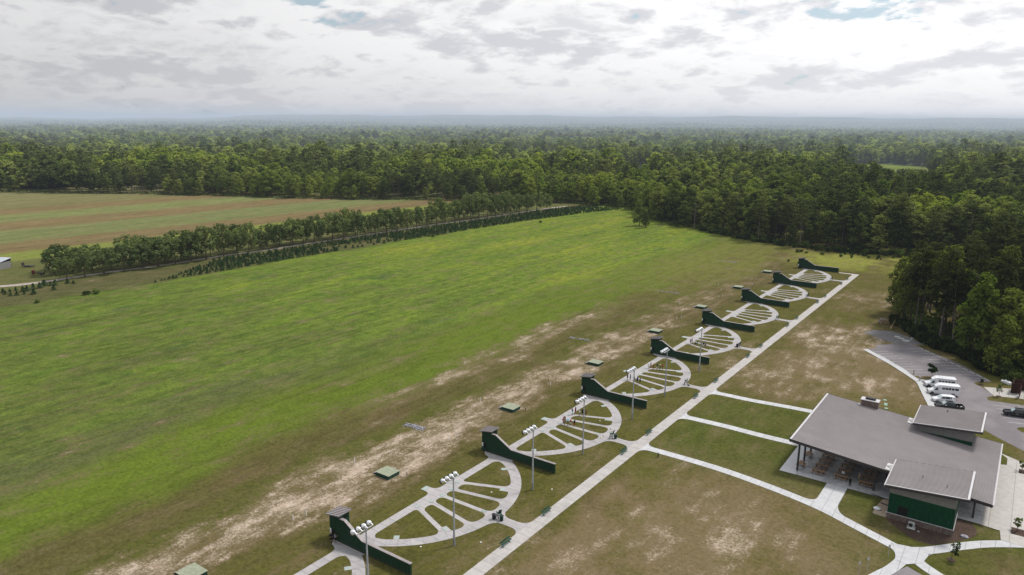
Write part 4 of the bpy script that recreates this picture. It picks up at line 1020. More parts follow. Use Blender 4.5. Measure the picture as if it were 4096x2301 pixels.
def small_bus(loc, rz, label, streak):
    t = empty('small_bus', loc, rz, label, 'minibus', 'white small buses side by side')
    wp = M['white_paint']
    cab = Body([(3.42, .42, .80, .98, .80, .88, .70), (3.25, .36, .86, 1.10, .90, .97, .82), (2.45, .34, 1.12, 1.26, .94, 1.0, .86), (1.72, .34, 1.16, 2.02, .94, 1.0, .82), (1.30, .34, 1.16, 2.15, .94, 1.0, .84), (.85, .34, 1.16, 2.2, .94, 1.0, .84)]); cb = cab.build('cab', wp, t)
    bus = Body([(1.28, .42, 1.5, 2.55, 1.06, 1.12, 1.0), (1.05, .40, 1.5, 2.72, 1.08, 1.14, 1.05), (.8, .40, 1.5, 2.78, 1.08, 1.14, 1.07), (-3.2, .40, 1.5, 2.78, 1.08, 1.14, 1.07), (-3.42, .44, 1.5, 2.70, 1.06, 1.12, 1.02)]); bb = bus.build('body', wp, t)
    cap = Body([(1.95, 2.06, 2.10, 2.16, .80, .84, .78), (1.45, 2.06, 2.2, 2.50, .92, .98, .9), (1.15, 2.06, 2.3, 2.68, 1.02, 1.06, 1.0)]); cap.build('roof_cap', wp, t)
    quad(cb, 'windscreen', M['glass_pale'], [(2.40, -.80, 1.27), (2.40, .80, 1.27), (1.78, .74, 1.98), (1.78, -.74, 1.98)], .015)
    cab.panel([(2.18, 1.24), (1.42, 1.24), (1.42, 1.86), (1.80, 1.86)], 'door_window', M['glass_dark'], cb)
    for i in range(5): bus.panel([(.55 - i * .70, 1.62), (-.03 - i * .70, 1.62), (-.03 - i * .70, 2.16), (.55 - i * .70, 2.16)] if i < 4 else [(-2.25, 1.62), (-3.1, 1.62), (-3.1, 2.16), (-2.25, 2.16)], 'side_window', M['glass_dark'], bb)
    quad(bb, 'rear_window', M['glass_dark'], [(-3.44, .7, 1.6), (-3.44, -.7, 1.6), (-3.40, -.7, 2.2), (-3.40, .7, 2.2)])
    MB().box(3.43, 3.56, -.92, .92, .42, .62).build('front_bumper', M['trim_light'], t)
    MB().box(3.40, 3.45, -.5, .5, .66, .9).build('grille', M['dark'], cb)
    for sy in (-1, 1):
        MB().box(3.28, 3.44, sy * .70 - .15, sy * .70 + .15, .70, .90).build('headlight', M['glass_pale'], t)
        MB().box(3.26, 3.40, sy * .885 - .045, sy * .885 + .045, .72, .88).build('turn_signal', M['amber'], t)
        MB().box(-3.46, -3.40, sy * .98 - .07, sy * .98 + .07, .85, 1.2).build('tail_light', M['red_lens'], t)
        MB().bar((1.98, sy * .98, 1.35), (2.02, sy * 1.3, 1.5), .04).box(1.95, 2.06, sy * 1.32 - .09, sy * 1.32 + .09, 1.35, 1.75).build('mirror', M['black'], t)
        for x in (2.62, -1.95): wheel(t, x, sy * .92, .38)
    arch(cab, cb, 2.62, .38); arch(bus, bb, -1.95, .38)
    bus.panel([(1.15, .50), (-3.3, .50), (-3.3, .53), (1.15, .53)], 'rub_rail', M['trim_light'], bb)
    if streak:
        MB().box(-2.9, .6, -.55, .6, 2.781, 2.80).build('roof_dirt', M['streak'], bb)
        bus.panel([(.9, 2.36), (-3.2, 2.36), (-3.2, 2.42), (.9, 2.42)], 'dark_stripe', M['black'], bb)
    else:
        MB().box(-1.4, -1.1, -.15, .15, 2.781, 2.84).build('roof_hatch', wp, bb)
        MB().box(3.05, 3.2, .1, .3, 1.135, 1.19).build('hood_emblem', M['black'], cb)
    return t
sm, sk_ = new_mat('dirty_white'); P_ = sk_.n('ShaderNodeTexCoord').outputs['Object']
finish(sm, sk_, sk_.mix(sk_.ss(sk_.noise(sk_.vm('MULTIPLY', P_, (1., 2., 1.)), 1.8, 6, .7), .40, .62), (.74, .74, .75), (.36, .32, .33)), .5); M['streak'] = sm
small_bus((73.05, 132.75, .022), R(198), 'clean white small bus next to the minivan, five dark side windows', False)
small_bus((71.75, 138.15, .022), R(198), 'white small bus with dirt-streaked roof by the grass island', True)
def minivan(loc, rz):
    t = empty('minivan', loc, rz, 'white minivan parked between a small bus and a black pickup', 'minivan')
    b = Body([(2.52, .38, .62, .74, .72, .78, .62), (2.35, .28, .70, .90, .86, .92, .76), (1.45, .26, .92, 1.06, .92, .97, .80), (.60, .26, .98, 1.64, .92, .985, .72), (.2, .26, 1.0, 1.72, .92, .985, .72), (-1.6, .26, 1.02, 1.72, .92, .985, .72), (-2.25, .30, 1.0, 1.62, .90, .96, .70), (-2.5, .36, .95, 1.10, .86, .92, .78)]); bb = b.build('body', M['white_paint'], t)
    quad(bb, 'windscreen', M['glass_pale'], [(1.36, -.76, 1.11), (1.36, .76, 1.11), (.62, .62, 1.645), (.62, -.62, 1.645)], .015)
    b.panel([(1.05, 1.04), (.02, 1.06), (.02, 1.56), (.50, 1.56)], 'front_window', M['glass_dark'], bb); b.panel([(-.06, 1.06), (-1.08, 1.07), (-1.08, 1.57), (-.06, 1.57)], 'side_window', M['glass_dark'], bb); b.panel([(-1.15, 1.07), (-2.28, 1.10), (-2.08, 1.50), (-1.15, 1.57)], 'rear_side_window', M['glass_dark'], bb)
    quad(bb, 'rear_window', M['glass_dark'], [(-2.50, .66, 1.13), (-2.50, -.66, 1.13), (-2.28, -.6, 1.58), (-2.28, .6, 1.58)])
    b.panel([(1.9, .60), (-2.2, .62), (-2.2, .66), (1.9, .64)], 'door_crease', M['trim_light'], bb)
    for sy in (-1, 1):
        MB().box(2.28, 2.50, sy * .70 - .14, sy * .70 + .14, .66, .82).build('headlight', M['glass_pale'], t); MB().box(-2.52, -2.36, sy * .84 - .09, sy * .84 + .09, .80, 1.12).build('tail_light', M['red_lens'], t)
        MB().box(.92, 1.10, sy * 1.08 - .09, sy * 1.08 + .09, 1.0, 1.14).build('mirror', M['white_paint'], t)
        for x in (1.62, -1.45): wheel(t, x, sy * .84, .34, .21)
    arch(b, bb, 1.62, .34); arch(b, bb, -1.45, .34)
    MB().box(2.49, 2.54, -.4, .4, .42, .56).build('grille', M['dark'], bb)
    return t
minivan((73.75, 127.2, .022), R(203))
def big_dark(loc, rz, name, label, cat, pickup):
    t = empty(name, loc, rz, label, cat); mt = M['black_paint']
    if pickup:
        b = Body([(2.95, .55, .88, 1.02, .80, .88, .74), (2.8, .45, .95, 1.14, .92, .98, .84), (1.55, .42, 1.08, 1.22, .96, 1.0, .86), (.85, .42, 1.12, 1.82, .96, 1.0, .74), (.4, .42, 1.12, 1.88, .96, 1.0, .74), (-.75, .42, 1.12, 1.86, .96, 1.0, .74), (-1.05, .42, 1.12, 1.30, .96, 1.0, .8)])
    else:
        b = Body([(2.6, .55, .90, 1.04, .78, .86, .72), (2.45, .42, .98, 1.16, .90, .96, .82), (1.25, .40, 1.10, 1.24, .94, .98, .84), (.60, .40, 1.14, 1.80, .94, .98, .72), (.2, .40, 1.14, 1.86, .94, .98, .72), (-2.1, .40, 1.14, 1.84, .94, .98, .72), (-2.5, .45, 1.1, 1.5, .92, .95, .72)])
    bb = b.build('body', mt, t); dx = .0 if pickup else -.28
    quad(bb, 'windscreen', M['glass_pale'], [(1.48 + dx, -.78, 1.26), (1.48 + dx, .78, 1.26), (.86 + dx, .66, 1.81), (.86 + dx, -.66, 1.81)], .018)
    b.panel([(1.12 + dx, 1.18), (.10, 1.18), (.10, 1.72), (.66 + dx, 1.72)], 'front_window', M['glass_dark'], bb)
    b.panel([(.02, 1.18), (-.95, 1.18), (-.72, 1.72), (.02, 1.72)], 'rear_side_window', M['glass_dark'], bb)
    if pickup:
        bed = MB()
        bed.box(-3.0, -1.06, -1.0, 1.0, .45, .72).box(-3.0, -1.06, -1.0, -.93, .72, 1.16).box(-3.0, -1.06, .93, 1.0, .72, 1.16).box(-3.0, -2.93, -.93, .93, .72, 1.16).box(-1.12, -1.06, -.93, .93, .72, 1.16)
        bed.build('cargo_bed', mt, t, bevel=.015)
        quad(bb, 'rear_window', M['glass_pale'], [(-1.08, .62, 1.32), (-1.08, -.62, 1.32), (-.80, -.6, 1.82), (-.80, .6, 1.82)])
        MB().box(-.62, .25, -.4, .4, 1.885, 1.895).build('roof_panel', M['glass_dark'], bb)
    else:
        b.panel([(-1.05, 1.18), (-2.25, 1.18), (-2.1, 1.68), (-1.05, 1.72)], 'cargo_window', M['glass_dark'], bb)
        MB().lathe([(.01, 0), (.17, .004), (.17, .012), (.01, .012)], 18, (.15, b.hw(.15, .85) + .002, .85), (0, 1, 0)).build('door_badge', M['grey_band'], bb)
    xf = 2.95 if pickup else 2.6
    MB().box(xf - .02, xf + .1, -.9, .9, .45, .68).build('front_bumper', M['black'], t)
    MB().box(xf - .05, xf + .015, -.5, .5, .72, .98).build('grille', M['dark'], bb)
    for sy in (-1, 1):
        MB().box(xf - .24, xf - .03, sy * .74 - .13, sy * .74 + .13, .80, .98).build('headlight', M['glass_pale'], t)
        xr = -3.02 if pickup else -2.52
        MB().box(xr, xr + .12, sy * .93 - .06, sy * .93 + .06, .82, 1.12).build('tail_light', M['red_lens'], t)
        MB().box(1.0 + dx, 1.18 + dx, sy * 1.14 - .11, sy * 1.14 + .11, 1.16, 1.36).build('mirror', M['chrome'] if pickup else M['black'], t)
        for x in ((1.95, -1.95) if pickup else (1.68, -1.5)): wheel(t, x, sy * .88, .40, .26)
    arch(b, bb, 1.95 if pickup else 1.68, .40)
    if not pickup:
        arch(b, bb, -1.5, .40)
        MB().bar((2.68, -.6, .6), (2.68, -.6, 1.1), .05).bar((2.68, .6, .6), (2.68, .6, 1.1), .05).bar((2.68, -.6, 1.1), (2.68, .6, 1.1), .05).build('bull_bar', M['black'], t)
    return t
big_dark((75.35, 122.75, .022), R(202), 'pickup_truck', 'shiny black pickup truck with open bed, parked next to the white minivan', 'pickup truck', True)
tag(MB().lathe([(.02, 0), (.25, .03), (.28, .2), (.1, .3)], 9).build('sack', M['white_plastic'], None, smooth=True, loc=(77.75, 123.35, .745)), 'pale sack lying in the bed of the black pickup', 'sack')
big_dark((88.55, 127.1, .022), R(193), 'off_road_car', 'black off-road car with round door badge at the edge of the car park', 'car', False)

# ------------------------------------------------------------------ fence enclosure, tanks, lids, posts
fe = empty('bin_enclosure', (86.8, 143.5, 0), 0, 'dark brown board enclosure at the end of the concrete apron', 'enclosure')
def wall_seg(a, b, z0, z1, th, name, parent, mat=None):
    dx, dy = b[0] - a[0], b[1] - a[1]; l = math.hypot(dx, dy); nx, ny = -dy / l * th / 2, dx / l * th / 2
    return MB().hexa([(a[0] - nx, a[1] - ny, z0), (b[0] - nx, b[1] - ny, z0), (b[0] + nx, b[1] + ny, z0), (a[0] + nx, a[1] + ny, z0), (a[0] - nx, a[1] - ny, z1), (b[0] - nx, b[1] - ny, z1), (b[0] + nx, b[1] + ny, z1), (a[0] + nx, a[1] + ny, z1)]).build(name, mat or M['brown_fence'], parent)
wall_seg((.0, .0), (1.9, .75), .12, 2.75, .09, 'gate', fe); wall_seg((.0, .1), (.45, 4.3), .05, 2.75, .12, 'side_wall', fe)
wall_seg((.5, 4.3), (7.5, 4.4), .05, 2.75, .12, 'back_wall', fe); wall_seg((7.5, 4.3), (7.5, -1.), .05, 2.75, .12, 'side_wall', fe); wall_seg((1.75, -3.3), (2.0, -.2), .12, 2.75, .09, 'gate', fe)
MB().bar((.0, -.09, .12), (1.9, .66, .12), .1).build('gate_rail', M['trim_light'], fe)
def sack_tank(loc, lb, s=1.):
    t = empty('bulk_bag', loc, rng.uniform(0, 6), lb, 'bulk bag', 'white bulk bags behind the brown enclosure')
    MB().box(-.46 * s, .46 * s, -.46 * s, .46 * s, 0, .78 * s).build('bag', M['white_plastic'], t, bevel=.16); MB().lathe([(.22 * s, .78 * s), (.2 * s, .95 * s), (.05, .98 * s)], 10).build('neck', M['white_plastic'], t)
sack_tank((84.7, 152.2, 0), 'white bulk bag farthest from the brown enclosure, slumped low', .75); sack_tank((85.4, 151.6, 0), 'white bulk bag second from the brown enclosure'); sack_tank((86.15, 150.9, 0), 'white bulk bag right against the brown enclosure')
def lid(loc, r, m_, lb, grp=None):
    return tag(MB().lathe([(r * .97, 0), (r, .01), (r, .05), (r * .9, .065), (.02, .075)], 24).build('tank_lid', m_, None, loc=(loc[0], loc[1], .005)), lb, 'lid', grp)
gl = 'pale green lids in a line on the grass'
for p, lb in (((62.06, 120.0), 'pale green round lid farthest from the pavilion chimney'), ((62.65, 117.5), 'pale green round lid, farther one of the close pair'), ((62.8, 116.6), 'pale green round lid, nearer one of the close pair'), ((63.26, 114.3), 'pale green round lid closest to the pavilion roof')): lid(p, .42, M['lid'], lb, gl)
lid((55.5, 181.8), .85, M['conc_lid'], 'round concrete lid at the left of the gravel patch'); lid((58.5, 178.6), 1.1, M['conc_lid'], 'large round concrete lid in the middle of the gravel patch')
tag(MB().box(-.8, .8, -.7, .7, 0, .1).build('concrete_hatch', M['conc_lid'], None, bevel=.02, loc=(56.9, 180.3, .012)), 'square concrete hatch between two round lids on gravel', 'hatch')
cx2 = empty('control_panel', (60.35, 177.5, 0), R(-40), 'grey electric control panel on posts at the gravel edge', 'control panel')
for sx in (-.45, .45): MB().box(sx - .05, sx + .05, -.05, .05, 0, 1.6).build('post', M['steel'], cx2)
MB().box(-.55, .05, -.22, -.06, .7, 1.6).build('cabinet', M['steel'], cx2); MB().box(.12, .5, -.2, -.06, .9, 1.5).build('cabinet', M['grey_band'], cx2)
def post_sign(loc, h, lb, sign=True):
    t = empty('sign_post', (loc[0], loc[1], 0), R(20), lb, 'sign')
    MB().box(-.03, .03, -.03, .03, 0, h).build('post', M['steel'], t)
    if sign: MB().box(-.15, .15, -.05, -.032, h - .5, h - .04).build('sign_plate', M['trim_light'], t)
post_sign((71.5, 39.6), 2.3, 'thin grey sign post nearest the bottom edge, on sandy grass'); post_sign((72.35, 41.5), 2.3, 'thin grey sign post, middle one of three on sandy grass'); post_sign((74.35, 47.1), 2.3, 'thin grey sign post in the grass corner beside the path junction')
t = empty('hydrant_post', (30.55, 58.4, 0), 0, 'short grey post box at the edge of the path to the patio', 'post'); MB().box(-.10, .10, -.08, .08, 0, .75).build('body', M['trailer'], t); MB().box(-.16, .16, -.12, .12, .75, 1.05).build('cap', M['steel'], t)
t = empty('service_post', (66.99, 140.3, 0), 0, 'grey service post at the bend of the kerb walkway', 'post'); MB().box(-.14, .14, -.12, .12, 0, 1.0).build('body', M['steel'], t); MB().box(-.22, .22, -.2, .2, 1.0, 1.3).build('cap', M['steel'], t)
t = empty('wooden_post', (65.0, 145.0, 0), 0, 'brown wooden post on the grass island tip', 'post'); MB().box(-.1, .1, -.1, .1, 0, 1.1).build('post', M['wood'], t); MB().box(-.13, .13, -.13, .13, 1.1, 1.18).build('cap', M['trailer'], t)
def stake(p, h, lb):
    t = MB().box(-.05, .05, -.05, .05, 0, h).add([(-.05, -.05, h), (.05, -.05, h), (.05, .05, h), (-.05, .05, h), (0, 0, h + .08)], [(0, 1, 4), (1, 2, 4), (2, 3, 4), (3, 0, 4)]).build('marker_stake', M['white_plastic'], None, loc=(p[0], p[1], 0))
    return tag(t, lb, 'stake', 'white marker stakes in front of the fields')
for p, lb in (((-9.2, -.1), 'white stake left of the nearest skeet house, left one of two'), ((-8.5, 2.1), 'white stake left of the nearest skeet house, right one of two'), ((-16.95, 20.9), 'lone white stake left of the trap house of the nearest whole field'),
              ((-8.9, 40.1), 'white stake left of the second skeet house, left one of two'), ((-8.3, 42.3), 'white stake left of the second skeet house, right one of two'), ((-16.7, 61.), 'lone white stake left of the third trap house'), ((-9., 80.1), 'white stake left of the third skeet house')): stake(p, 1.0, lb)
for p in ((-15.9, 218.6), (-11.8, 210.4), (-8.3, 198.3), (-7.7, 200.4), (-16., 179.), (-8.7, 159.4), (-8., 161.5), (-8.4, 237.4), (-5.2, 229.), (-7.4, 240.6)): stake(p, 1.0, 'thin white stake on the brown ground beyond the fourth skeet house')
tag(MB().box(-.04, .04, -.04, .04, 0, 1.0).build('marker_stake', M['trailer'], None, loc=(-4.4, 22.5, 0)), 'dark stake right of the trap house of the nearest whole field', 'stake')
tag(MB().box(-.04, .04, -.04, .04, 0, 1.0).build('marker_stake', M['trailer'], None, loc=(-4.37, 62.1, 0)), 'dark stake right of the third trap house', 'stake')
def rubble(loc, ln_, seed, lb):
    r_ = random.Random(seed); m_ = MB()
    for q in range(150 if ln_ < 3 else 70):
        u = r_.uniform(-1, 1); x = u * ln_; y = r_.gauss(0, .42) - .5 * u * u + .3 * u; s = r_.uniform(.10, .26) * (1 if ln_ < 3 else .8); z = max(0, .2 - .5 * abs(y)) * (1 if ln_ < 3 else .3)
        bm = bmesh.new(); bmesh.ops.create_icosphere(bm, subdivisions=1, radius=s)
        vs = [(x + v.co.x * r_.uniform(.7, 1.3), y + v.co.y * r_.uniform(.7, 1.3), z + s * .3 + v.co.z * r_.uniform(.6, 1.1)) for v in bm.verts]; bm.verts.index_update()
        m_.add(vs, [tuple(v.index for v in f.verts) for f in bm.faces]); bm.free()
    return tag(m_.build('rubble_heap', M['rock'], None, loc=loc), lb, 'rubble', 'low rubble heaps on the grass')
rubble((-19.05, 40.7, 0), 2.6, 3, 'low heap of pale broken rock on grass, nearest of four'); rubble((-23.7, 120., 0), 4.0, 4, 'long low heap of pale rock on green grass, second from the near end'); rubble((-28., 195.8, 0), 5., 5, 'low strip of pale rock on grass, third from the near end'); rubble((-31.6, 273.4, 0), 4.8, 6, 'thin strip of pale rock farthest up the grass')
# pile of sawn logs and a fallen pale trunk by the forest edge
lg = 0
for (dx, dz) in ((-1.4, .38), (-.6, .38), (.2, .38), (1.0, .38), (-1.0, 1.05), (-.2, 1.05), (.6, 1.05)):
    t = empty('log', (49.2 + dx * .75, 197.2 + dx * .55, dz), R(115 + rng.uniform(-4, 4)), 'short sawn log in the pile at the forest edge', 'log', 'sawn logs piled at the forest edge')
    MB().tube((-1.25, 0, 0), (1.25, 0, 0), .40, .36, 12).build('bark', M['log'], t); MB().tube((1.252, 0, 0), (1.27, 0, 0), .31, .31, 12).tube((-1.27, 0, 0), (-1.252, 0, 0), .33, .33, 12).build('cut_end', M['cl_tan'], t)
tag(MB().tube((0, 0, .2), (.3, -2.6, .25), .22, .16, 10).tube((.1, -.2, .2), (.9, .5, 2.8), .12, .05, 8).build('broken_trunk', M['cl_tan'], None, loc=(52.2, 192.4, 0)), 'pale broken trunk standing by the log pile', 'trunk')

# farm shed, tractor and trailer on the far left
sh = empty('farm_shed', (-285.6, 58.6, 0), R(25), 'open farm shed with pale metal roof at the left edge of the picture', 'shed')
MB().hexa([(-9, -3.6, 3.0), (3.6, -3.6, 3.0), (3.6, 4.4, 4.3), (-9, 4.4, 4.3), (-9, -3.6, 3.12), (3.6, -3.6, 3.12), (3.6, 4.4, 4.42), (-9, 4.4, 4.42)]).build('roof', M['tin'], sh)
MB().box(-8.8, 3.4, 3.9, 4.05, 0, 4.1).build('back_wall', M['trailer'], sh); MB().box(3.28, 3.42, -3.2, 3.9, 0, 3.05).build('side_wall', M['grey_band'], sh)
for x in (-8.6, -4.6, -.6, 3.3): MB().box(x - .1, x + .1, -3.4, -3.2, 0, 3.0).build('post', M['wood'], sh)
tc_ = empty('tractor', (-284.0, 57.5, 0), R(115), 'green tractor with orange triangle parked inside the open shed', 'tractor')
MB().box(-.4, 1.7, -.4, .4, .8, 1.5).box(-1.0, -.2, -.55, .55, .9, 1.3).build('body', M['tractor_green'], tc_); MB().box(-.9, .2, -.6, .6, 2.1, 2.2).bar((-.85, -.55, 1.2), (-.85, -.55, 2.1), .07).bar((-.85, .55, 1.2), (-.85, .55, 2.1), .07).build('canopy', M['tractor_green'], tc_)
MB().add([(-1.06, -.3, 1.2), (-1.06, .3, 1.2), (-1.06, 0, 1.75)], [(0, 1, 2)]).build('warning_triangle', pmat('orange', (.9, .12, .02), .5), tc_)
for x, y, r_ in ((-.6, .85, .75), (-.6, -.85, .75), (1.3, .7, .45), (1.3, -.7, .45)): wheel(tc_, x, y, r_, .35)
tl = empty('farm_trailer', (-279.3, 68.7, 0), R(38), 'dark flat farm trailer with upright headboard on grass', 'trailer')
MB().box(-2.6, 2.6, -1., 1., .55, .70).build('deck', M['trailer'], tl); MB().box(-2.6, -2.5, -1., 1., .7, 2.0).build('headboard', M['trailer'], tl)
for x in (-1.2, -.4):
    for sy in (-1, 1): wheel(tl, x, sy * 1.0, .34, .22)
im = empty('farm_implement', (-256.6, 63.6, 0), R(40), 'rusty red farm implement under the first orchard tree', 'implement')
MB().bar((-2.2, 0, .9), (2.4, 0, .9), .25).bar((-2.2, -1., .7), (-2.2, 1., .7), .2).bar((0, -1.3, .7), (0, 1.3, .7), .2).build('frame', M['trailer'], im); MB().box(-2.7, -2.1, -.7, .7, .4, 2.2).build('hopper', M['red_paint'], im)
for sy in (-1, 1): wheel(im, 1.2, sy * 1.1, .5, .25)

# ------------------------------------------------------------------ people
def skin_body(pose, seed):
    J = []; E = []; Rr = []
    def j(p, r, par=None):
        J.append(p); Rr.append(r); i = len(J) - 1
        if par is not None: E.append((par, i))
        return i
    pel = j((0, 0, .95), .135)
    sp = j((0, .01, 1.15), .125, pel); chs = j((0, .0, 1.33), .145, sp); nk = j((0, .01, 1.47), .06, chs); hd = j((0, -.02, 1.60), .095, nk); tp = j((0, -.01, 1.70), .08, hd)
    j((0, -.125, 1.595), .016, hd)
    for s in (-1, 1): j((s * .098, 0, 1.595), .018, hd)
    for s in (-1, 1):
        st_ = pose.get('stride', 0.) * s
        if pose.get('sit'):
            hp = j((s * .10, -.02, .93), .10, pel); kn = j((s * .13, -.44, .93), .07, hp); an = j((s * .13, -.46, .52), .045, kn); j((s * .14, -.60, .48), .04, an)
        else:
            hp = j((s * .10, 0, .90), .10, pel); kn = j((s * .115, -.02 + st_ * .5, .50), .066, hp); an = j((s * .125, .02 + st_, .09), .043, kn); j((s * .145, -.13 + st_, .045), .038, an)
        shd = j((s * .19, .0, 1.40), .06, chs)
        el, wr = pose['arms'][(s + 1) // 2]
        e_ = j((s * el[0], el[1], el[2]), .044, shd); w_ = j((s * wr[0], wr[1], wr[2]), .032, e_)
        d = (Vector((s * wr[0], wr[1], wr[2])) - Vector((s * el[0], el[1], el[2]))).normalized(); u = d.orthogonal().normalized(); vv = d.cross(u)
        pm = Vector((s * wr[0], wr[1], wr[2])) + d * .07; pi_ = j(tuple(pm), .03, w_)
        for q, ll_ in enumerate((.075, .085, .08, .06)):
            a_ = pm + d * .035 + u * (q - 1.5) * .019; b_ = a_ + d * ll_ * .55 + vv * .012; c_ = b_ + d * ll_ * .4 + vv * .03
            i1 = j(tuple(a_), .010, pi_); i2 = j(tuple(b_), .009, i1); j(tuple(c_), .008, i2)
        th_ = pm - d * .03 + u * .038; i1 = j(tuple(th_), .012, pi_); j(tuple(th_ + u * .022 + d * .035 + vv * .02), .009, i1)
    me = bpy.data.meshes.new('person'); me.from_pydata(J, E, []); o = bpy.data.objects.new('person', me); col.objects.link(o)
    sm_ = o.modifiers.new('s', 'SKIN'); su = o.modifiers.new('u', 'SUBSURF'); su.levels = 1; su.render_levels = 1
    for i, v in enumerate(me.skin_vertices[0].data): v.radius = (Rr[i], Rr[i]); v.use_root = (i == 0)
    dg = bpy.context.evaluated_depsgraph_get(); m2 = bpy.data.meshes.new_from_object(o.evaluated_get(dg)); bpy.data.objects.remove(o)
    m2.polygons.foreach_set('use_smooth', [True] * len(m2.polygons)); return m2
def cloth(me, cond, off, name, mat):
    me.calc_loop_triangles(); vs, fs, mp = [], [], {}
    for p in me.polygons:
        c = p.center
        if cond(c):
            f = []
            for vi in p.vertices:
                if vi not in mp:
                    v = me.vertices[vi]; mp[vi] = len(vs); vs.append(tuple(v.co + v.normal * off))
                f.append(mp[vi])
            fs.append(tuple(f))
    m_ = MB(); m_.add(vs, fs); return m_.mesh(name, mat, True)
down = ((.26, .02, 1.14), (.25, -.06, .90)); fold = ((.27, -.02, 1.14), (.06, -.20, 1.16)); aimf = ((.25, -.26, 1.36), (.10, -.58, 1.47)); aimr = ((.33, -.10, 1.33), (.10, -.26, 1.45)); fwd_ = ((.25, -.06, 1.13), (.14, -.30, 1.10)); upc = ((.26, -.16, 1.2), (.08, -.18, 1.5))
POSES = {'down': dict(arms=(down, down), stride=.03), 'walk': dict(arms=(down, fwd_), stride=.11), 'fold': dict(arms=(fold, fold), stride=.02), 'aim': dict(arms=(aimf, aimr), stride=.12), 'hand': dict(arms=(upc, down), stride=.04), 'hold': dict(arms=(fwd_, fwd_), stride=.03), 'sit': dict(arms=(fwd_, fwd_), sit=True)}
BOD = {k_: skin_body(p_, 1) for k_, p_ in POSES.items()}
CL = {}
def person(loc, rz, pose, shirt, shorts, label, h=1.74, skin='skin', hair='hair', longp=False, hat=None, grp=None):
    me = BOD[pose].copy(); me.materials.clear(); me.materials.append(M[skin])
    o = bpy.data.objects.new('person', me); col.objects.link(o); o.location = loc; o.rotation_euler = (0, 0, rz); s = h / 1.78; o.scale = (s, s, s); tag(o, label, 'person', grp)
    zl = .14 if longp else .47; sit = pose == 'sit'
    def arm(c): return abs(c.x) > .205 or (c.y < -.16 and c.z > 1.0)
    def c_shirt(c): return (.93 < c.z < 1.46 and not (sit and c.y < -.15 and c.z < 1.0) and not (abs(c.x) > .205 and c.z < 1.18) and not (c.y < -.2 and c.z > 1.05))
    def c_short(c):
        if sit: return .80 < c.z <= .99 and abs(c.x) < .24 and (c.z < .95 or c.y < -.1)
        return zl < c.z <= .97 and abs(c.x) < .215
    def c_shoe(c): return c.z < .085 or (sit and c.z < .56 and c.y < -.3)
    for nm, cond, off, mt in (('shirt', c_shirt, .018, M[shirt]), ('trousers' if longp else 'shorts', c_short, .016, M[shorts]), ('shoes', c_shoe, .012, M['cl_black'])):
        q = bpy.data.objects.new(nm, cloth(me, cond, off, nm, mt)); col.objects.link(q); q.parent = o
    if hat:
        q = bpy.data.objects.new('hat', cloth(me, lambda c: c.z > 1.63 and abs(c.x) < .14 and abs(c.y) < .16, .022, 'hat', M[hat])); col.objects.link(q); q.parent = o
        MB().lathe([(.10, 1.635), (.18, 1.63), (.185, 1.64), (.10, 1.65)], 14).build('hat_brim', M[hat], q)
    else:
        q = bpy.data.objects.new('hair', cloth(me, lambda c: c.z > 1.52 and abs(c.x) < .15 and (c.z > 1.65 or c.y > .0), .014, 'hair', M[hair])); col.objects.link(q); q.parent = o
    return o
W_ = R(-90)   # a figure modelled facing -y turned to face the shooting side (-x)
Z0 = .035
# second whole field: rear group at the far lane, front group at the middle lane
person((5.45, 66.85, Z0), W_ + R(20), 'aim', 'cl_navy', 'cl_ltblue', 'person in navy shirt and pale blue shorts aiming a shotgun on the second whole field', 1.75)
person((5.75, 67.75, Z0), W_, 'hand', 'cl_maroon', 'cl_maroon', 'person in long dark maroon clothes beside the shooter in pale blue shorts', 1.78)
person((7.05, 67.35, Z0), W_ + R(60), 'down', 'cl_white', 'cl_grey', 'person in white shirt and dark shoes by the one in black, second whole field', 1.6)
person((7.5, 67.95, Z0), W_ + R(-50), 'down', 'cl_black', 'cl_black', 'person all in black behind the lamp post on the second whole field', 1.7)
person((8.3, 68.1, Z0), W_ + R(10), 'down', 'cl_maroon', 'cl_navy', 'person half hidden by the lamp post on the second whole field', 1.68)
person((6.55, 61.75, Z0), W_ + R(-20), 'aim', 'cl_maroon', 'cl_black', 'person in dark red top holding a gun, leading the group at the middle lane', 1.8)
person((6.45, 61.2, Z0), W_ + R(5), 'hold', 'cl_red', 'cl_maroon', 'person in bright red shirt and dark shorts at the head of the middle lane', 1.68)
person((7.05, 60.95, Z0), W_ + R(30), 'down', 'cl_black', 'cl_black', 'person in black between the red shirt and the light blue hood', 1.66)
person((7.65, 61.25, Z0), W_ + R(15), 'fold', 'cl_ltblue', 'cl_black', 'person in light blue hooded top on the middle lane', 1.72, hat='cl_ltblue')
person((8.2, 61.55, Z0), W_ + R(70), 'down', 'cl_red', 'cl_white', 'person in orange-red shirt and white shorts on the middle lane', 1.55)
person((9.2, 61.45, Z0), W_ + R(-15), 'fold', 'cl_black', 'cl_red', 'person in black shirt and red shorts, last on the middle lane', 1.72)
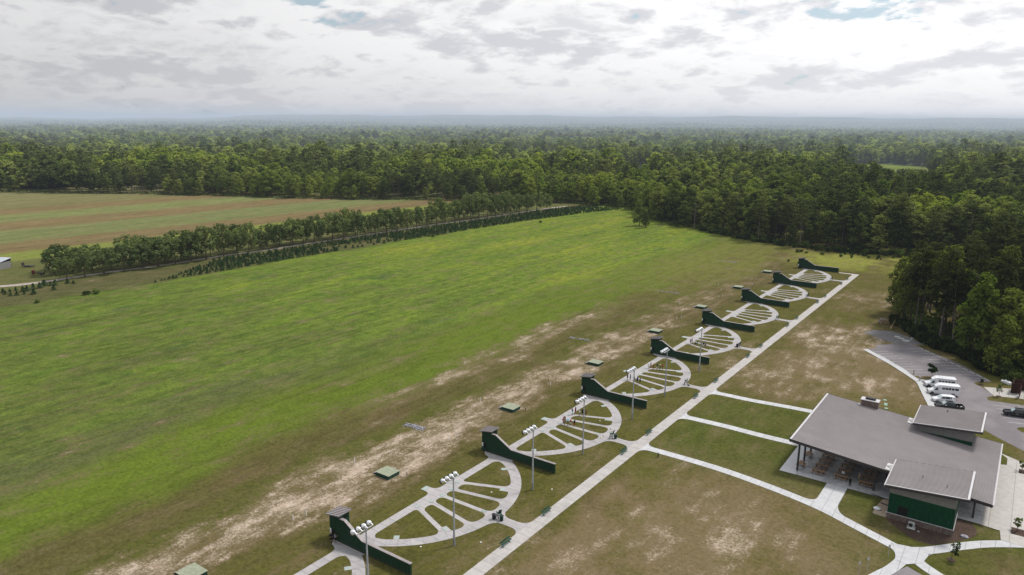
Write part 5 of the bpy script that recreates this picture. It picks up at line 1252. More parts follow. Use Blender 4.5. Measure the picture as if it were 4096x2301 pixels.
# third whole field
person((5.65, 106.95, Z0), W_ + R(10), 'hold', 'cl_white', 'cl_khaki', 'person in white shirt and white cap at the far lane of the third whole field', 1.8, hat='cl_white')
person((5.85, 107.75, Z0), W_, 'down', 'cl_maroon', 'cl_khaki', 'person in dark red close behind the white-capped one', 1.72)
person((6.8, 107.25, Z0), W_ + R(30), 'walk', 'cl_red', 'cl_maroon', 'person in red shirt and dark red shorts third in line on the third whole field', 1.68)
person((7.75, 107.7, Z0), W_ + R(-20), 'fold', 'cl_black', 'cl_white', 'person in black shirt and white shorts on the third whole field', 1.76)
person((8.5, 107.9, Z0), W_ + R(40), 'down', 'cl_navy', 'cl_teal', 'person in dark top and pale straw hat on the third whole field', 1.6, hat='cl_cream', longp=True)
person((9.15, 108.15, Z0), W_ + R(0), 'hold', 'cl_red', 'cl_grey', 'person in red shirt and grey shorts, last in line on the third whole field', 1.7)
person((5.1, 95.25, Z0), W_ + R(-10), 'aim', 'cl_navy', 'cl_navy', 'person in navy shirt aiming at the near lane of the third whole field', 1.82)
person((5.7, 95.65, Z0), W_ + R(180), 'fold', 'cl_grey', 'cl_black', 'person in grey shirt and black shorts facing the shooter in navy', 1.82)
person((7.2, 95.0, Z0), W_ + R(25), 'down', 'cl_maroon', 'cl_grey', 'person behind the lamp post on the near lane of the third whole field', 1.7)
person((8.05, 95.0, Z0), W_ + R(-25), 'down', 'cl_blue', 'cl_navy', 'person in bright blue shirt on the near lane of the third whole field', 1.74)
person((8.95, 94.7, Z0), W_ + R(5), 'hand', 'cl_black', 'cl_black', 'person in black, last on the near lane of the third whole field', 1.74)
# fourth whole field
person((5.95, 135.5, Z0), W_ + R(-15), 'hold', 'cl_navy', 'cl_maroon', 'short dark-clad person in front of the tall red shirt, fourth whole field', 1.5)
person((6.4, 135.55, Z0), W_ + R(15), 'aim', 'cl_maroon', 'cl_black', 'tall person in dark red shirt and black trousers on the fourth whole field', 1.86, longp=True)
person((7.7, 134.9, Z0), W_ + R(60), 'hold', 'cl_white', 'cl_black', 'person in white shirt and black shorts on the fourth whole field', 1.76)
person((8.35, 134.55, Z0), W_ + R(-20), 'down', 'cl_teal', 'cl_teal', 'short person in teal shirt on the fourth whole field', 1.55)
person((9.8, 134.4, Z0), W_ + R(20), 'down', 'cl_navy', 'cl_navy', 'person half hidden by the lamp post on the fourth whole field', 1.68)
person((10.45, 134.3, Z0), W_ + R(100), 'fold', 'cl_navy', 'cl_white', 'person in navy with red sleeve, second from last on the fourth whole field', 1.72)
person((10.95, 134.6, Z0), W_ + R(-60), 'down', 'cl_grey', 'cl_navy', 'person in grey shirt, last on the fourth whole field', 1.84)
# at the nearest skeet house
person((1.75, -.55, .04), R(150), 'hold', 'cl_grey', 'cl_black', 'person in blue-grey shirt and black shorts at the door of the nearest skeet house', 1.78)
person((1.1, -.75, .04), R(60), 'hold', 'cl_black', 'cl_black', 'person in black in the shadow at the door of the nearest skeet house', 1.72)
# on the patio
person((64.55, 68.1, .09), R(200), 'hold', 'cl_black', 'cl_black', 'person dressed in black standing at the front edge of the patio', 1.78, longp=True)
person((62.75, 70.83, -.02), R(0), 'sit', 'cl_white', 'cl_navy', 'person in white shirt sitting at the frontmost table of the middle row', 1.74)
person((65.5, 71.35, .09), R(-60), 'walk', 'cl_tan', 'cl_khaki', 'person in tan shirt and white hat walking between the tables', 1.76, hat='cl_white', longp=True)
person((69.6, 74.6, .09), R(-100), 'down', 'cl_black', 'cl_navy', 'person in dark clothes deep in the shade by the inner column', 1.74)
def shotgun(loc, rz, lb):
    t = empty('shotgun', loc, rz, lb, 'shotgun')
    MB().bar((0, .05, 0), (0, -.85, .05), .03).build('barrel', M['dark'], t); MB().hexa([(-.02, .05, -.03), (.02, .05, -.03), (.02, .05, .03), (-.02, .05, .03), (-.025, .38, -.12), (.025, .38, -.12), (.025, .38, .0), (-.025, .38, .0)]).build('stock', M['wood'], t)
for p, a, lb in (((5.45, 66.85), 20, 'shotgun held by the shooter in pale blue shorts'), ((6.55, 61.75), -20, 'shotgun held by the leader of the middle lane group'), ((5.1, 95.25), -10, 'shotgun held by the shooter in navy'), ((6.4, 135.55), 15, 'shotgun held by the tall shooter in dark red')):
    an = W_ + R(a); fx, fy = math.sin(an), -math.cos(an)
    shotgun((p[0] + fx * .32 , p[1] + fy * .32, Z0 + 1.46), an, lb)
for p, lb in (((12.1, 27.2), 'white clay fragment on the far lawn of the nearest whole field'), ((13.6, 6.6), 'white litter scrap on the near lawn of the nearest whole field'), ((12.2, 67.6), 'white disc on grass near the lamp post, second whole field'), ((9.6, 64.9), 'white disc on the middle lawn of the second whole field'), ((20.5, 13.2), 'white scrap on the lawn by the walkway, nearest whole field'), ((20.4, 34.6), 'white scrap on grass before the second skeet wall')):
    tag(MB().lathe([(.02, 0), (.13, .01), (.14, .04), (.05, .08)], 10).build('litter', M['white_plastic'], None, loc=(p[0], p[1], .055)), lb, 'litter')

# ------------------------------------------------------------------ vegetation
def quads(P, N, size, rs, asp=.62):
    """leaf-sized quads at points P with normals N -> (verts, faces)"""
    n = len(P); N = N / np.maximum(1e-6, np.linalg.norm(N, axis=1, keepdims=True))
    a = rs.normal(size=(n, 3)); U = np.cross(N, a); U /= np.maximum(1e-6, np.linalg.norm(U, axis=1, keepdims=True)); V = np.cross(N, U)
    s = (np.asarray(size) * rs.uniform(.6, 1.35, n))[:, None]
    v = np.stack([P - U * s - V * s * asp * .4, P + U * s * .2 - V * s * asp, P + U * s + V * s * asp * .3, P - U * s * .1 + V * s * asp], 1).reshape(-1, 3)
    return v, np.arange(4 * n).reshape(-1, 4)
def clump_pts(c, r, n, rs, shell=.55, upb=.35):
    d = rs.normal(size=(n, 3)); d /= np.linalg.norm(d, axis=1, keepdims=True)
    d[:, 2] = np.where((d[:, 2] < 0) & (rs.random(n) < upb), -d[:, 2], d[:, 2])
    rad = shell + (1 - shell) * rs.random(n) ** .6
    P = np.asarray(c) + d * rad[:, None] * np.asarray(r)
    N = d + rs.normal(scale=.55, size=(n, 3)) + np.array([0, 0, .35])
    return P, N
def np_mesh(name, v, f, mat):
    me = bpy.data.meshes.new(name); nv, nf = len(v), len(f)
    me.vertices.add(nv); me.vertices.foreach_set('co', np.asarray(v, np.float32).ravel())
    me.loops.add(nf * 4); me.loops.foreach_set('vertex_index', np.asarray(f, np.int32).ravel())
    me.polygons.add(nf); me.polygons.foreach_set('loop_start', np.arange(0, nf * 4, 4, dtype=np.int32)); me.polygons.foreach_set('loop_total', np.full(nf, 4, np.int32))
    me.materials.append(mat); me.update(calc_edges=True); me.validate(); return me
def crown_mesh(name, clumps, per, size, mat, rs, **kw):
    Ps, Ns = [], []
    for c, r in clumps:
        n = max(4, int(per * (r[0] * r[1] * r[2]) ** (2 / 3.) / 3.2)); p, q = clump_pts(c, r, n, rs, **kw); Ps.append(p); Ns.append(q)
    P = np.concatenate(Ps); N = np.concatenate(Ns); v, f = quads(P, N, np.full(len(P), size), rs); return np_mesh(name, v, f, mat)
def broad_clumps(h, rs, w=1., lowest=.25):
    cl = []; n = rs.integers(15, 21)
    for i in range(n):
        t = (i + rs.random()) / n; z = h * (lowest + (.92 - lowest) * t); prof = math.sin(math.pi * min(1, (.22 + .72 * t))) ** .75
        R_ = h * .21 * w * prof; a = i * 2.4 + rs.uniform(-.5, .5); rr = R_ * rs.uniform(.45, 1.0)
        s = h * .085 * rs.uniform(.8, 1.35) * (1.05 - .25 * t)
        cl.append(((math.cos(a) * rr, math.sin(a) * rr, z), (s * 1.15, s * 1.15, s * .9)))
    cl.append(((rs.uniform(-.6, .6), rs.uniform(-.6, .6), h * .93), (h * .075, h * .075, h * .065)))
    cl.append(((0, 0, h * .55), (h * .12 * w, h * .12 * w, h * .2)))
    return cl
def pine_clumps(h, rs, bare=.45):
    cl = []; n = rs.integers(17, 24)
    for i in range(n):
        t = (i + rs.random()) / n; z = h * (bare + (.97 - bare) * t); R_ = h * .15 * (1 - t) ** .55 + .5
        a = i * 2.4 + rs.uniform(-.7, .7); rr = R_ * rs.uniform(.5, 1.15); s = h * .055 * rs.uniform(.75, 1.3) * (1.15 - .4 * t)
        cl.append(((math.cos(a) * rr, math.sin(a) * rr, z + rr * .12), (s * 1.35, s * 1.35, s * .62)))
    return cl
def trunk_mesh(name, h, r, mat, clumps, rs, bend=.5, limbs=8, bare=.0):
    m_ = MB(); pts = []; K = 7
    bx, by = rs.uniform(-bend, bend), rs.uniform(-bend, bend)
    for i in range(K + 1):
        t = i / K; pts.append((bx * t * t + rs.uniform(-.06, .06), by * t * t + rs.uniform(-.06, .06), h * t))
    rad = [r * (1.25 if i == 0 else 1) * (1 - .88 * (i / K)) for i in range(K + 1)]
    for i in range(K): m_.tube(pts[i], pts[i + 1], rad[i], rad[i + 1], 7, cap=False)
    for c, s in sorted(clumps, key=lambda q: -q[1][0])[:limbs]:
        zt = max(h * .16 + bare, c[2] - max(1.0, math.hypot(c[0], c[1]) * .75)); t = min(1, zt / h); i = min(K - 1, int(t * K))
        b = lerp2(pts[i], pts[i + 1], t * K - i); m_.tube((b[0], b[1], zt), c, max(.04, rad[i] * .42), .03, 5, cap=False)
    return m_.mesh(name, mat, True)
def tree_proto(kind, h, seed, per, size, mat, bark, w=1., lowest=.25, r=.3, limbs=8, cl=None):
    rs = np.random.default_rng(seed)
    if cl is None: cl = pine_clumps(h, rs, lowest) if kind == 'pine' else broad_clumps(h, rs, w, lowest)
    kw = dict(shell=.35, upb=.55) if kind == 'pine' else dict(shell=.5, upb=.3)
    return crown_mesh(kind + '_crown', cl, per, size, mat, rs, **kw), trunk_mesh(kind + '_trunk', h * .93, r, bark, cl, rs, .5, limbs, h * .2 if kind == 'pine' else 0.)
PINE = [tree_proto('pine', 25. + q, 20 + q, 62, .50, M['needle'], M['bark_grey'], lowest=(.46, .38, .55, .42)[q], r=.30) for q in range(4)]
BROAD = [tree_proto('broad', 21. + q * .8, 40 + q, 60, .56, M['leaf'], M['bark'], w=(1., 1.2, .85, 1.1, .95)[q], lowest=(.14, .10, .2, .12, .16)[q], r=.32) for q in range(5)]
# vase-shaped orchard trees
def orchard_clumps(h, rs):
    cl = []; n = 22
    for i in range(n):
        t = (i + .5) / n; z = h * (.25 + .68 * t); R_ = h * (.14 + .20 * math.sin(math.pi * min(1., .15 + t * .8))) ; a = i * 2.4 + rs.uniform(-.6, .6); rr = R_ * rs.uniform(.5, 1.)
        s = h * .108 * rs.uniform(.75, 1.2); cl.append(((math.cos(a) * rr, math.sin(a) * rr, z), (s, s, s * 1.0)))
    return cl
ORCH = []
for q in range(5):
    rs = np.random.default_rng(70 + q); cl_ = orchard_clumps(15., rs); ORCH.append(tree_proto('orchard', 15., 80 + q, 62, .52, M['pecan'], M['bark'], r=.24, limbs=12, cl=cl_))
SAP = []
for q in range(3):
    rs = np.random.default_rng(90 + q); cl_ = [((rs.uniform(-.1, .1), rs.uniform(-.1, .1), .35 + z * .5), ((1.15 - z * .19) * .95, (1.15 - z * .19) * .95, .36)) for z in range(6)]
    Ps = [clump_pts(c, r_, 34, rs, .3, .5) for c, r_ in cl_]; v, f = quads(np.concatenate([p[0] for p in Ps]), np.concatenate([p[1] for p in Ps]), .22, rs)
    SAP.append((np_mesh('sapling_crown', v, f, M['sapl']), MB().tube((0, 0, 0), (0, 0, 2.9), .05, .015, 5, cap=False).mesh('sapling_trunk', M['bark'])))
BUSH = []
for q in range(4):
    rs = np.random.default_rng(100 + q); cl_ = [((rs.uniform(-.9, .9), rs.uniform(-.9, .9), rs.uniform(.45, 1.7)), (rs.uniform(.5, .95),) * 2 + (rs.uniform(.45, .8),)) for z in range(9)]
    Ps = [clump_pts(c, r_, 55, rs, .5, .4) for c, r_ in cl_]; v, f = quads(np.concatenate([p[0] for p in Ps]), np.concatenate([p[1] for p in Ps]), .27, rs)
    st_ = MB()
    for c, r_ in cl_[:5]: st_.tube((0, 0, 0), c, .05, .02, 5, cap=False)
    BUSH.append((np_mesh('bush_crown', v, f, M['shrubl']), st_.mesh('bush_stem', M['bark'])))
def plant(name, proto, loc, sc, rz, label, cat, group, trunk='trunk', crown='crown', tilt=0.):
    t = bpy.data.objects.new(name, None); col.objects.link(t); t.location = loc; t.rotation_euler = (tilt, tilt * .4, rz); t.scale = (sc[0], sc[0], sc[1]) if isinstance(sc, tuple) else (sc, sc, sc); t.empty_display_size = .2
    tag(t, label, cat, group)
    for nm, me in ((crown, proto[0]), (trunk, proto[1])):
        if me is None: continue
        o = bpy.data.objects.new(nm, me); col.objects.link(o); o.parent = t
    return t

# where the woods stand
FX = [(-1600, -260), (-900, 62), (-660, 203), (-621, 228), (-563, 264), (-487, 300), (-394, 340), (-338, 378), (-309, 396), (-219, 441), (-193, 438), (-164, 433), (-148, 414), (-122, 386), (-100, 371), (-85, 368), (-72, 359), (-50, 347), (-39, 344), (-15, 339), (0, 335), (17, 340), (45, 343), (75, 346), (400, 350)]
LOTL = [(50, 201), (55, 194), (60, 184), (62.5, 179.5), (67, 175), (72, 170.5), (76.5, 165.5), (81, 159.5), (85, 154.5), (90, 151.5), (110, 144)]
GLADES = [((-62, 800), (-100, 1150), 42, 62), ((-20, 775), (-45, 1000), 26, 34), ((-262, 640), (-345, 815), 16, 26), ((-1180, 560), (-760, 930), 26, 40), ((-560, 1250), (-300, 1400), 30, 45), ((160, 1500), (-160, 1750), 50, 60), ((-1500, 1500), (-1000, 1900), 60, 70), ((-30, 738), (20, 742), 16, 16)]
def pl(P_, x):
    if x <= P_[0][0]: return P_[0][1]
    for a, b in zip(P_[:-1], P_[1:]):
        if x <= b[0]: return a[1] + (b[1] - a[1]) * (x - a[0]) / (b[0] - a[0])
    return P_[-1][1]
def zone(x, y):
    """depth into the wood (m), or -1 in the open"""
    ew = 3. * math.sin(x * .09) + 2. * math.sin(x * .23 + 1)
    d1 = (y - pl(FX, x) - max(0, ew) * .6)
    if -100 < 0: pass
    d2 = -1.
    if x > 50.5:
        lo = pl(LOTL, x); d2 = min(y - lo, (x - 50.5) * 1.1 if y > 200 else 99.)
        if y > 238: d2 = min(d2, x - 67. - 2 * math.sin(y * .2))
    d = max(d1, d2)
    if d <= 0: return -1.
    for (ax, ay), (bx, by), r0, r1 in GLADES:
        ux_, uy_ = bx - ax, by - ay; l2 = ux_ * ux_ + uy_ * uy_; t = max(0., min(1., ((x - ax) * ux_ + (y - ay) * uy_) / l2))
        if math.hypot(x - ax - t * ux_, y - ay - t * uy_) < (r0 + (r1 - r0) * t) * (1 + .15 * math.sin(x * .05 + y * .037)): return -1.
    return d
def inview(x, y, z=12., m=.04):
    v = Vector((x, y, z)) - CAM; dz = v.dot(fw)
    if dz < 1: return False
    return abs(v.dot(rt)) / dz < 2048 / 2952.18 + m and v.dot(up) / dz > -1150 / 2952.18 - m
def hill(x, y):
    d = math.hypot(x - CAM.x, y - CAM.y)
    if d < 3600: return 0.
    a = math.degrees(math.atan2(x - CAM.x, y - CAM.y))
    t = min(1., max(0., (d - 5200) / 4200.)); t = t * t * (3 - 2 * t)
    H = 26 + 56 * min(1, max(0, (a + 58) / 7.)) + 7 * math.sin(a * .33 + 1) + 5 * math.sin(a * .9) + 2.5 * math.sin(a * 2.3 + 2)
    t2 = math.exp(-((d - 5200) / 700.) ** 2) * (7 + 9 * math.sin(a * .21) + 4 * math.sin(a * .8 + 1))
    return t * H + max(0, t2)
def hmod(x, y):
    return 1. + .10 * math.sin(x * .031 + 1.7 * math.sin(y * .017)) + .09 * math.sin(y * .043 + x * .013) + .07 * math.sin(x * .11 + y * .07)
def scatter(dmin, dmax, sp, lod):
    x0, x1 = max(-11500, CAM.x - dmax), 150.; y0, y1 = -300., min(11500, CAM.y + dmax)
    if lod >= 2: nx = int((x1 - x0) / sp); ny = int((y1 - y0) / sp)
    nx = int((x1 - x0) / sp); ny = int((y1 - y0) / sp)
    jx = nrng.uniform(-.62, .62, (nx, ny)); jy = nrng.uniform(-.62, .62, (nx, ny))
    X = x0 + (np.arange(nx)[:, None] + .5 + jx) * sp; Y = y0 + (np.arange(ny)[None, :] + .5 + jy) * sp
    D_ = np.hypot(X - CAM.x, Y - CAM.y); A_ = np.degrees(np.arctan2(X - CAM.x, Y - CAM.y))
    ok = (D_ >= dmin) & (D_ < dmax) & (A_ > -74) & (A_ < 3.5)
    out = []
    for x, y in zip(X[ok], Y[ok]):
        d = zone(float(x), float(y))
        if d >= 0 and (d < 8 or rng.random() > .07): out.append((float(x), float(y), d))
    return out
near = scatter(0, 760, 7.9, 0)
mid = scatter(760, 1600, 9.4, 1); far1 = scatter(1600, 3400, 13., 2); far2 = scatter(3400, 7200, 27., 3)

# named trees at the edge of the wood, then the trees that show largest as single trees
placed = []
def named(kind, p, h, rz, label, tilt=0., i=0):
    placed.append(p)
    pr = (PINE if kind == 'pine_tree' else BROAD)[i]; base = (25. if kind == 'pine_tree' else 21.) + i * (1. if kind == 'pine_tree' else .8)
    plant(kind, pr, (p[0], p[1], 0), h / base, rz, label, 'tree', 'trees along the edge of the wood', tilt=tilt)
named('broadleaf_tree', (57.0, 195.0), 25.5, .3, 'tall thin leafy tree with long bare trunk left of the wood by the log pile', R(2), 2)
named('pine_tree', (63.5, 206.), 26.5, 1.3, 'tall pine with clear reddish-grey trunk, right of the thin leafy tree', R(-2), 2)
named('pine_tree', (70.1, 219.), 26.5, 2.2, 'tall pine with bare trunk, second from the log pile', R(-3), 2)
named('pine_tree', (71.1, 177.5), 25., .8, 'leaning bare-trunked pine right at the verge of the car park', R(-5), 0)
named('broadleaf_tree', (-119.0, 358.), 17., 1.0, 'round spreading tree standing forward at the far corner of the meadow', 0., 1)
named('broadleaf_tree', (-112.0, 352.), 11., 2.0, 'small bushy tree under the spreading tree at the meadow corner', 0., 3)
named('pine_tree', (-38.9, 343.), 25.5, 0.4, 'tall straight pine in front of the far wood, left of the range end', 0., 0)
named('pine_tree', (-15.0, 338.), 26.5, 1.9, 'tall pine in front of the far wood, straight behind the far end of the range', 0., 3)
# a dead grey tree
dt = empty('dead_tree', (-86, 366.5, 0), 0, 'bare grey dead tree with broken limbs in front of the dark wood', 'tree')
rs = np.random.default_rng(5); m_ = MB().tube((0, 0, 0), (.3, 0, 9), .34, .22, 8).tube((.3, 0, 9), (.1, .2, 18), .22, .06, 8)
m_.build('trunk', M['bark_grey'], dt); m_ = MB()
for z, a, l in ((6, .2, 3.5), (8.5, 3.0, 4.), (10, 1., 3.), (12, 4., 3.), (13.5, .5, 2.6), (15, 2.6, 2.2)): m_.tube((.2, 0, z), (.2 + math.cos(a) * l, math.sin(a) * l, z + l * .45), .12, .03, 6)
m_.build('limbs', M['bark_grey'], dt)
def is_pine(x, y): return (math.sin(x * .021 + 1.3) + math.sin(y * .027 + x * .009) + rng.uniform(-1.6, 1.6)) > (-.75 if (x > 50 and y < 330) else (.75 if x > -300 else .95))
lab = {('pine_tree', 'R'): 'tall dark pine in the near wood beside the car park', ('broadleaf_tree', 'R'): 'leafy tree in the near wood beside the car park', ('pine_tree', 'M'): 'dark pine in the wood behind the far end of the range', ('broadleaf_tree', 'M'): 'leafy tree in the wood behind the far end of the range',
       ('pine_tree', 'L'): 'dark pine at the front of the wood beyond the striped crop field', ('broadleaf_tree', 'L'): 'leafy tree at the front of the wood beyond the striped crop field'}
cnt = {'pine_tree': 4, 'broadleaf_tree': 4}; rest = []
def score(t):
    x, y, d = t; return math.hypot(x - CAM.x, y - CAM.y) + 4.2 * max(0., d - 5.)
for x, y, d in sorted(near, key=score):
    if any((x - p[0]) ** 2 + (y - p[1]) ** 2 < 16 for p in placed): continue
    pine = is_pine(x, y) and not (d < 4.5 and rng.random() < .75); kd = 'pine_tree' if pine else 'broadleaf_tree'
    zc = 'R' if x > 50 and y < 330 else ('M' if x > -150 else 'L')
    edge_ = d < 5
    if cnt[kd] < 290 and inview(x, y) and d < 60 :
        cnt[kd] += 1
        if pine: i = rng.randrange(4); s = rng.uniform(.80, 1.03); pr = PINE[i]
        else: i = rng.randrange(5); s = rng.uniform(.50, .98) if edge_ else rng.choice((rng.uniform(.72, 1.1), rng.uniform(.72, 1.1), rng.uniform(.6, 1.3))); pr = BROAD[i]
        if zc == 'L': s *= .84
        s *= hmod(x, y); wf = rng.uniform(.85, 1.1) if zc == 'R' else rng.uniform(1.1, 1.42)
        plant(kd, pr, (x, y, 0), (s * wf, s), rng.uniform(0, 6.28), lab[(kd, zc)], 'tree', {'R': 'trees of the near wood', 'M': 'trees of the wood behind the range', 'L': 'trees of the wood beyond the crop field'}[zc])
    else: rest.append((x, y, d, pine))

# the rest of the woods as one mass
mc = bpy.data.collections.new('wood_mass')
def mass_proto(i, kind, h, per, size, mat, seed, trunk=True):
    rs = np.random.default_rng(seed); cl = pine_clumps(h, rs, .42) if kind == 'pine' else broad_clumps(h, rs, 1.05, .22)
    me = crown_mesh('mass', cl, per, size, mat, rs, shell=.4, upb=.5)
    o = bpy.data.objects.new('mass_%02d' % i, me); mc.objects.link(o)
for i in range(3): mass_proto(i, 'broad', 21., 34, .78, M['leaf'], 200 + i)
for i in range(3): mass_proto(3 + i, 'pine', 25., 34, .70, M['needle'], 210 + i)
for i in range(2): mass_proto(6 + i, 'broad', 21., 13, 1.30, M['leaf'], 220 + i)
for i in range(2): mass_proto(8 + i, 'pine', 24., 14, 1.15, M['needle'], 230 + i)
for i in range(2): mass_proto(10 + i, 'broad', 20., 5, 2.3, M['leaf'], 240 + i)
for i in range(2): mass_proto(12 + i, 'pine', 22., 6, 2.1, M['needle'], 250 + i)
pts, idx, scl, rot = [], [], [], []
def put(x, y, i, s, z=0.):
    pts.append((x, y, z)); idx.append(i); scl.append((s * rng.uniform(1.08, 1.45), s * rng.uniform(1.08, 1.45), s * rng.uniform(.84, 1.1))); rot.append(rng.uniform(0, 6.28))
for x, y, d, pine in rest: put(x, y, (3 if pine else 0) + rng.randrange(3), rng.choice((rng.uniform(.70, 1.12), rng.uniform(.55, 1.3))) * hmod(x, y) * (.86 if x < -160 else 1.))
for x, y, d in mid:
    pine = is_pine(x, y); s = rng.choice((rng.uniform(.72, 1.2), rng.uniform(.55, 1.4))) * hmod(x, y)
    put(x, y, (8 if pine else 6) + rng.randrange(2), s)
for x, y, d in far1: put(x, y, (12 if is_pine(x, y) else 10) + rng.randrange(2), rng.uniform(.85, 1.4) * hmod(x * .6, y * .6))
for q in range(900):
    x, y = rng.uniform(-105, -5), rng.uniform(800, 1060)
    if zone(x, y) < 0 and x > -75 - (y - 800) * .1: put(x, y, 6 + rng.randrange(2), rng.uniform(.13, .22))
for x, y, d in far2: put(x, y, (12 if is_pine(x, y) else 10) + rng.randrange(2), rng.uniform(1.15, 1.6), hill(x, y) - 6)
pm = bpy.data.meshes.new('forest'); pm.from_pydata(pts, [], [])
at = pm.attributes.new('idx', 'INT', 'POINT'); at.data.foreach_set('value', idx)
at = pm.attributes.new('sc', 'FLOAT_VECTOR', 'POINT'); at.data.foreach_set('vector', np.array(scl, np.float32).ravel())
at = pm.attributes.new('rz', 'FLOAT_VECTOR', 'POINT'); at.data.foreach_set('vector', np.array([(0, 0, r_) for r_ in rot], np.float32).ravel())
def instancer(name, pm, coll):
    o = bpy.data.objects.new(name, pm); col.objects.link(o)
    ng = bpy.data.node_groups.new(name, 'GeometryNodeTree'); ng.interface.new_socket('Geometry', in_out='INPUT', socket_type='NodeSocketGeometry'); ng.interface.new_socket('Geometry', in_out='OUTPUT', socket_type='NodeSocketGeometry')
    N_ = ng.nodes; gi = N_.new('NodeGroupInput'); go = N_.new('NodeGroupOutput'); ip = N_.new('GeometryNodeInstanceOnPoints'); ci = N_.new('GeometryNodeCollectionInfo')
    ci.inputs['Collection'].default_value = coll; ci.inputs['Separate Children'].default_value = True; ci.inputs['Reset Children'].default_value = True
    def attr(nm, tp):
        a = N_.new('GeometryNodeInputNamedAttribute'); a.data_type = tp; a.inputs['Name'].default_value = nm; return a.outputs['Attribute']
    er = N_.new('FunctionNodeEulerToRotation'); lk = ng.links.new
    lk(gi.outputs[0], ip.inputs['Points']); lk(ci.outputs[0], ip.inputs['Instance']); ip.inputs['Pick Instance'].default_value = True
    lk(attr('idx', 'INT'), ip.inputs['Instance Index']); lk(attr('rz', 'FLOAT_VECTOR'), er.inputs[0]); lk(er.outputs[0], ip.inputs['Rotation']); lk(attr('sc', 'FLOAT_VECTOR'), ip.inputs['Scale']); lk(ip.outputs[0], go.inputs[0])
    md = o.modifiers.new('i', 'NODES'); md.node_group = ng; return o
fo = instancer('forest', pm, mc); tag(fo, 'wide mixed forest of dark pines and pale leafy trees reaching to the horizon', 'forest', None, 'stuff')
# canopy surface of the far woods and the low ridges on the horizon
rad = [820.]
while rad[-1] < 12500: rad.append(rad[-1] * 1.022)
az = np.radians(np.arange(-80, 12.01, .35)); vs, fs = [], []
for d in rad:
    for a in az:
        x = CAM.x + math.sin(a) * d; y = CAM.y + math.cos(a) * d
        op_ = min(zone(x + dx, y + dy) for dx, dy in ((0, 0), (25, 0), (-25, 0), (0, 25), (0, -25)))
        z = (9.5 if d < 1600 else 12.5 + min(6, (d - 1600) / 500)) + rng.uniform(-1.5, 1.5) + hill(x, y) if op_ >= 0 else -2.
        vs.append((x, y, z))
na = len(az)
for j in range(len(rad) - 1):
    for i in range(na - 1): fs.append((j * na + i, j * na + i + 1, (j + 1) * na + i + 1, (j + 1) * na + i))
hl = MB(); hl.add(vs, fs); struct(hl.build('hills', M['canopy'], smooth=True))

# orchard rows along the track
NR = [(-251.6, 67.3, 11.5), (-238.3, 66.4, 9.5), (-238.2, 73.6, 10.5), (-238.1, 81.5, 11.), (-237.6, 90., 11.5), (-236.8, 97.7, 12.), (-234.6, 104., 13.), (-234., 111.8, 14.), (-233.7, 119.6, 15.5), (-233.3, 127.1, 15.5), (-233.8, 136.6, 16.5), (-233.5, 144.2, 13.), (-232.2, 149.8, 16.5), (-231.9, 158.2, 12.), (-231.8, 166.5, 13.), (-231.9, 175.4, 17.), (-231.6, 183.1, 12.5), (-231.2, 190.2, 15.), (-228.3, 200.6, 14.), (-228., 208.5, 15.5), (-228., 217., 13.), (-227.6, 224., 14.), (-226.8, 231.5, 12.), (-226.3, 240., 15.), (-226., 249., 13.5), (-225.4, 257., 14.), (-225.2, 265., 12.), (-225., 274., 13.5), (-224.4, 283., 16.), (-224., 291., 12.5), (-223.6, 300., 16.), (-223., 308., 14.), (-222.5, 315., 15.), (-221.8, 322.6, 16.), (-221., 331.6, 15.), (-219.6, 339., 14.), (-219., 347., 13.), (-218., 355., 13.), (-217., 364., 14.), (-216., 373., 12.), (-215., 384., 13.), (-214., 396., 13.)]
FR = [(-260., 74., 10.5), (-249.6, 74.5, 10.5), (-249.6, 82.2, 11.), (-247.3, 89.3, 11.), (-244.9, 96.6, 16.), (-245.3, 105.7, 14.), (-244.2, 112.4, 12.), (-244., 120.5, 13.), (-242.2, 127.2, 12.), (-241.2, 134.2, 14.), (-240.8, 141.3, 12.), (-241., 149., 15.), (-240.6, 157., 12.), (-240.2, 166., 13.), (-240., 174., 12.), (-239., 182., 14.), (-238., 190., 13.), (-238., 199., 12.), (-237., 208., 13.), (-236., 217., 12.), (-236., 226., 13.), (-235., 236., 12.), (-235., 246., 13.), (-234., 256., 12.), (-234., 266., 13.), (-233., 276., 14.), (-233., 288., 13.), (-232., 299., 15.), (-231., 310., 13.), (-230., 321., 15.), (-229., 333., 14.), (-228., 346., 13.), (-227., 360., 14.), (-226., 374., 13.), (-225., 388., 13.)]
for ri, (row, nm) in enumerate(((NR, 'tree in the orchard row directly along the farm track'), (FR, 'tree in the second orchard row, behind the one along the track'))):
    for i, (x, y, h) in enumerate(row):
        lb = nm
        if ri == 0 and i == 0: lb = 'broad dark orchard tree at the near end, red implement under it'
        elif ri == 0 and i == 15: lb = 'tallest upright orchard tree beside the track, in its near half'
        h *= rng.uniform(.84, 1.16)
        plant('orchard_tree', ORCH[rng.randrange(5)], (x, y, 0), (h / 15. * rng.uniform(.82, 1.3) * (1.32 if i < 9 else .95), h / 15.2), rng.uniform(0, 6.28), lb, 'tree', 'orchard trees in two rows along the farm track')
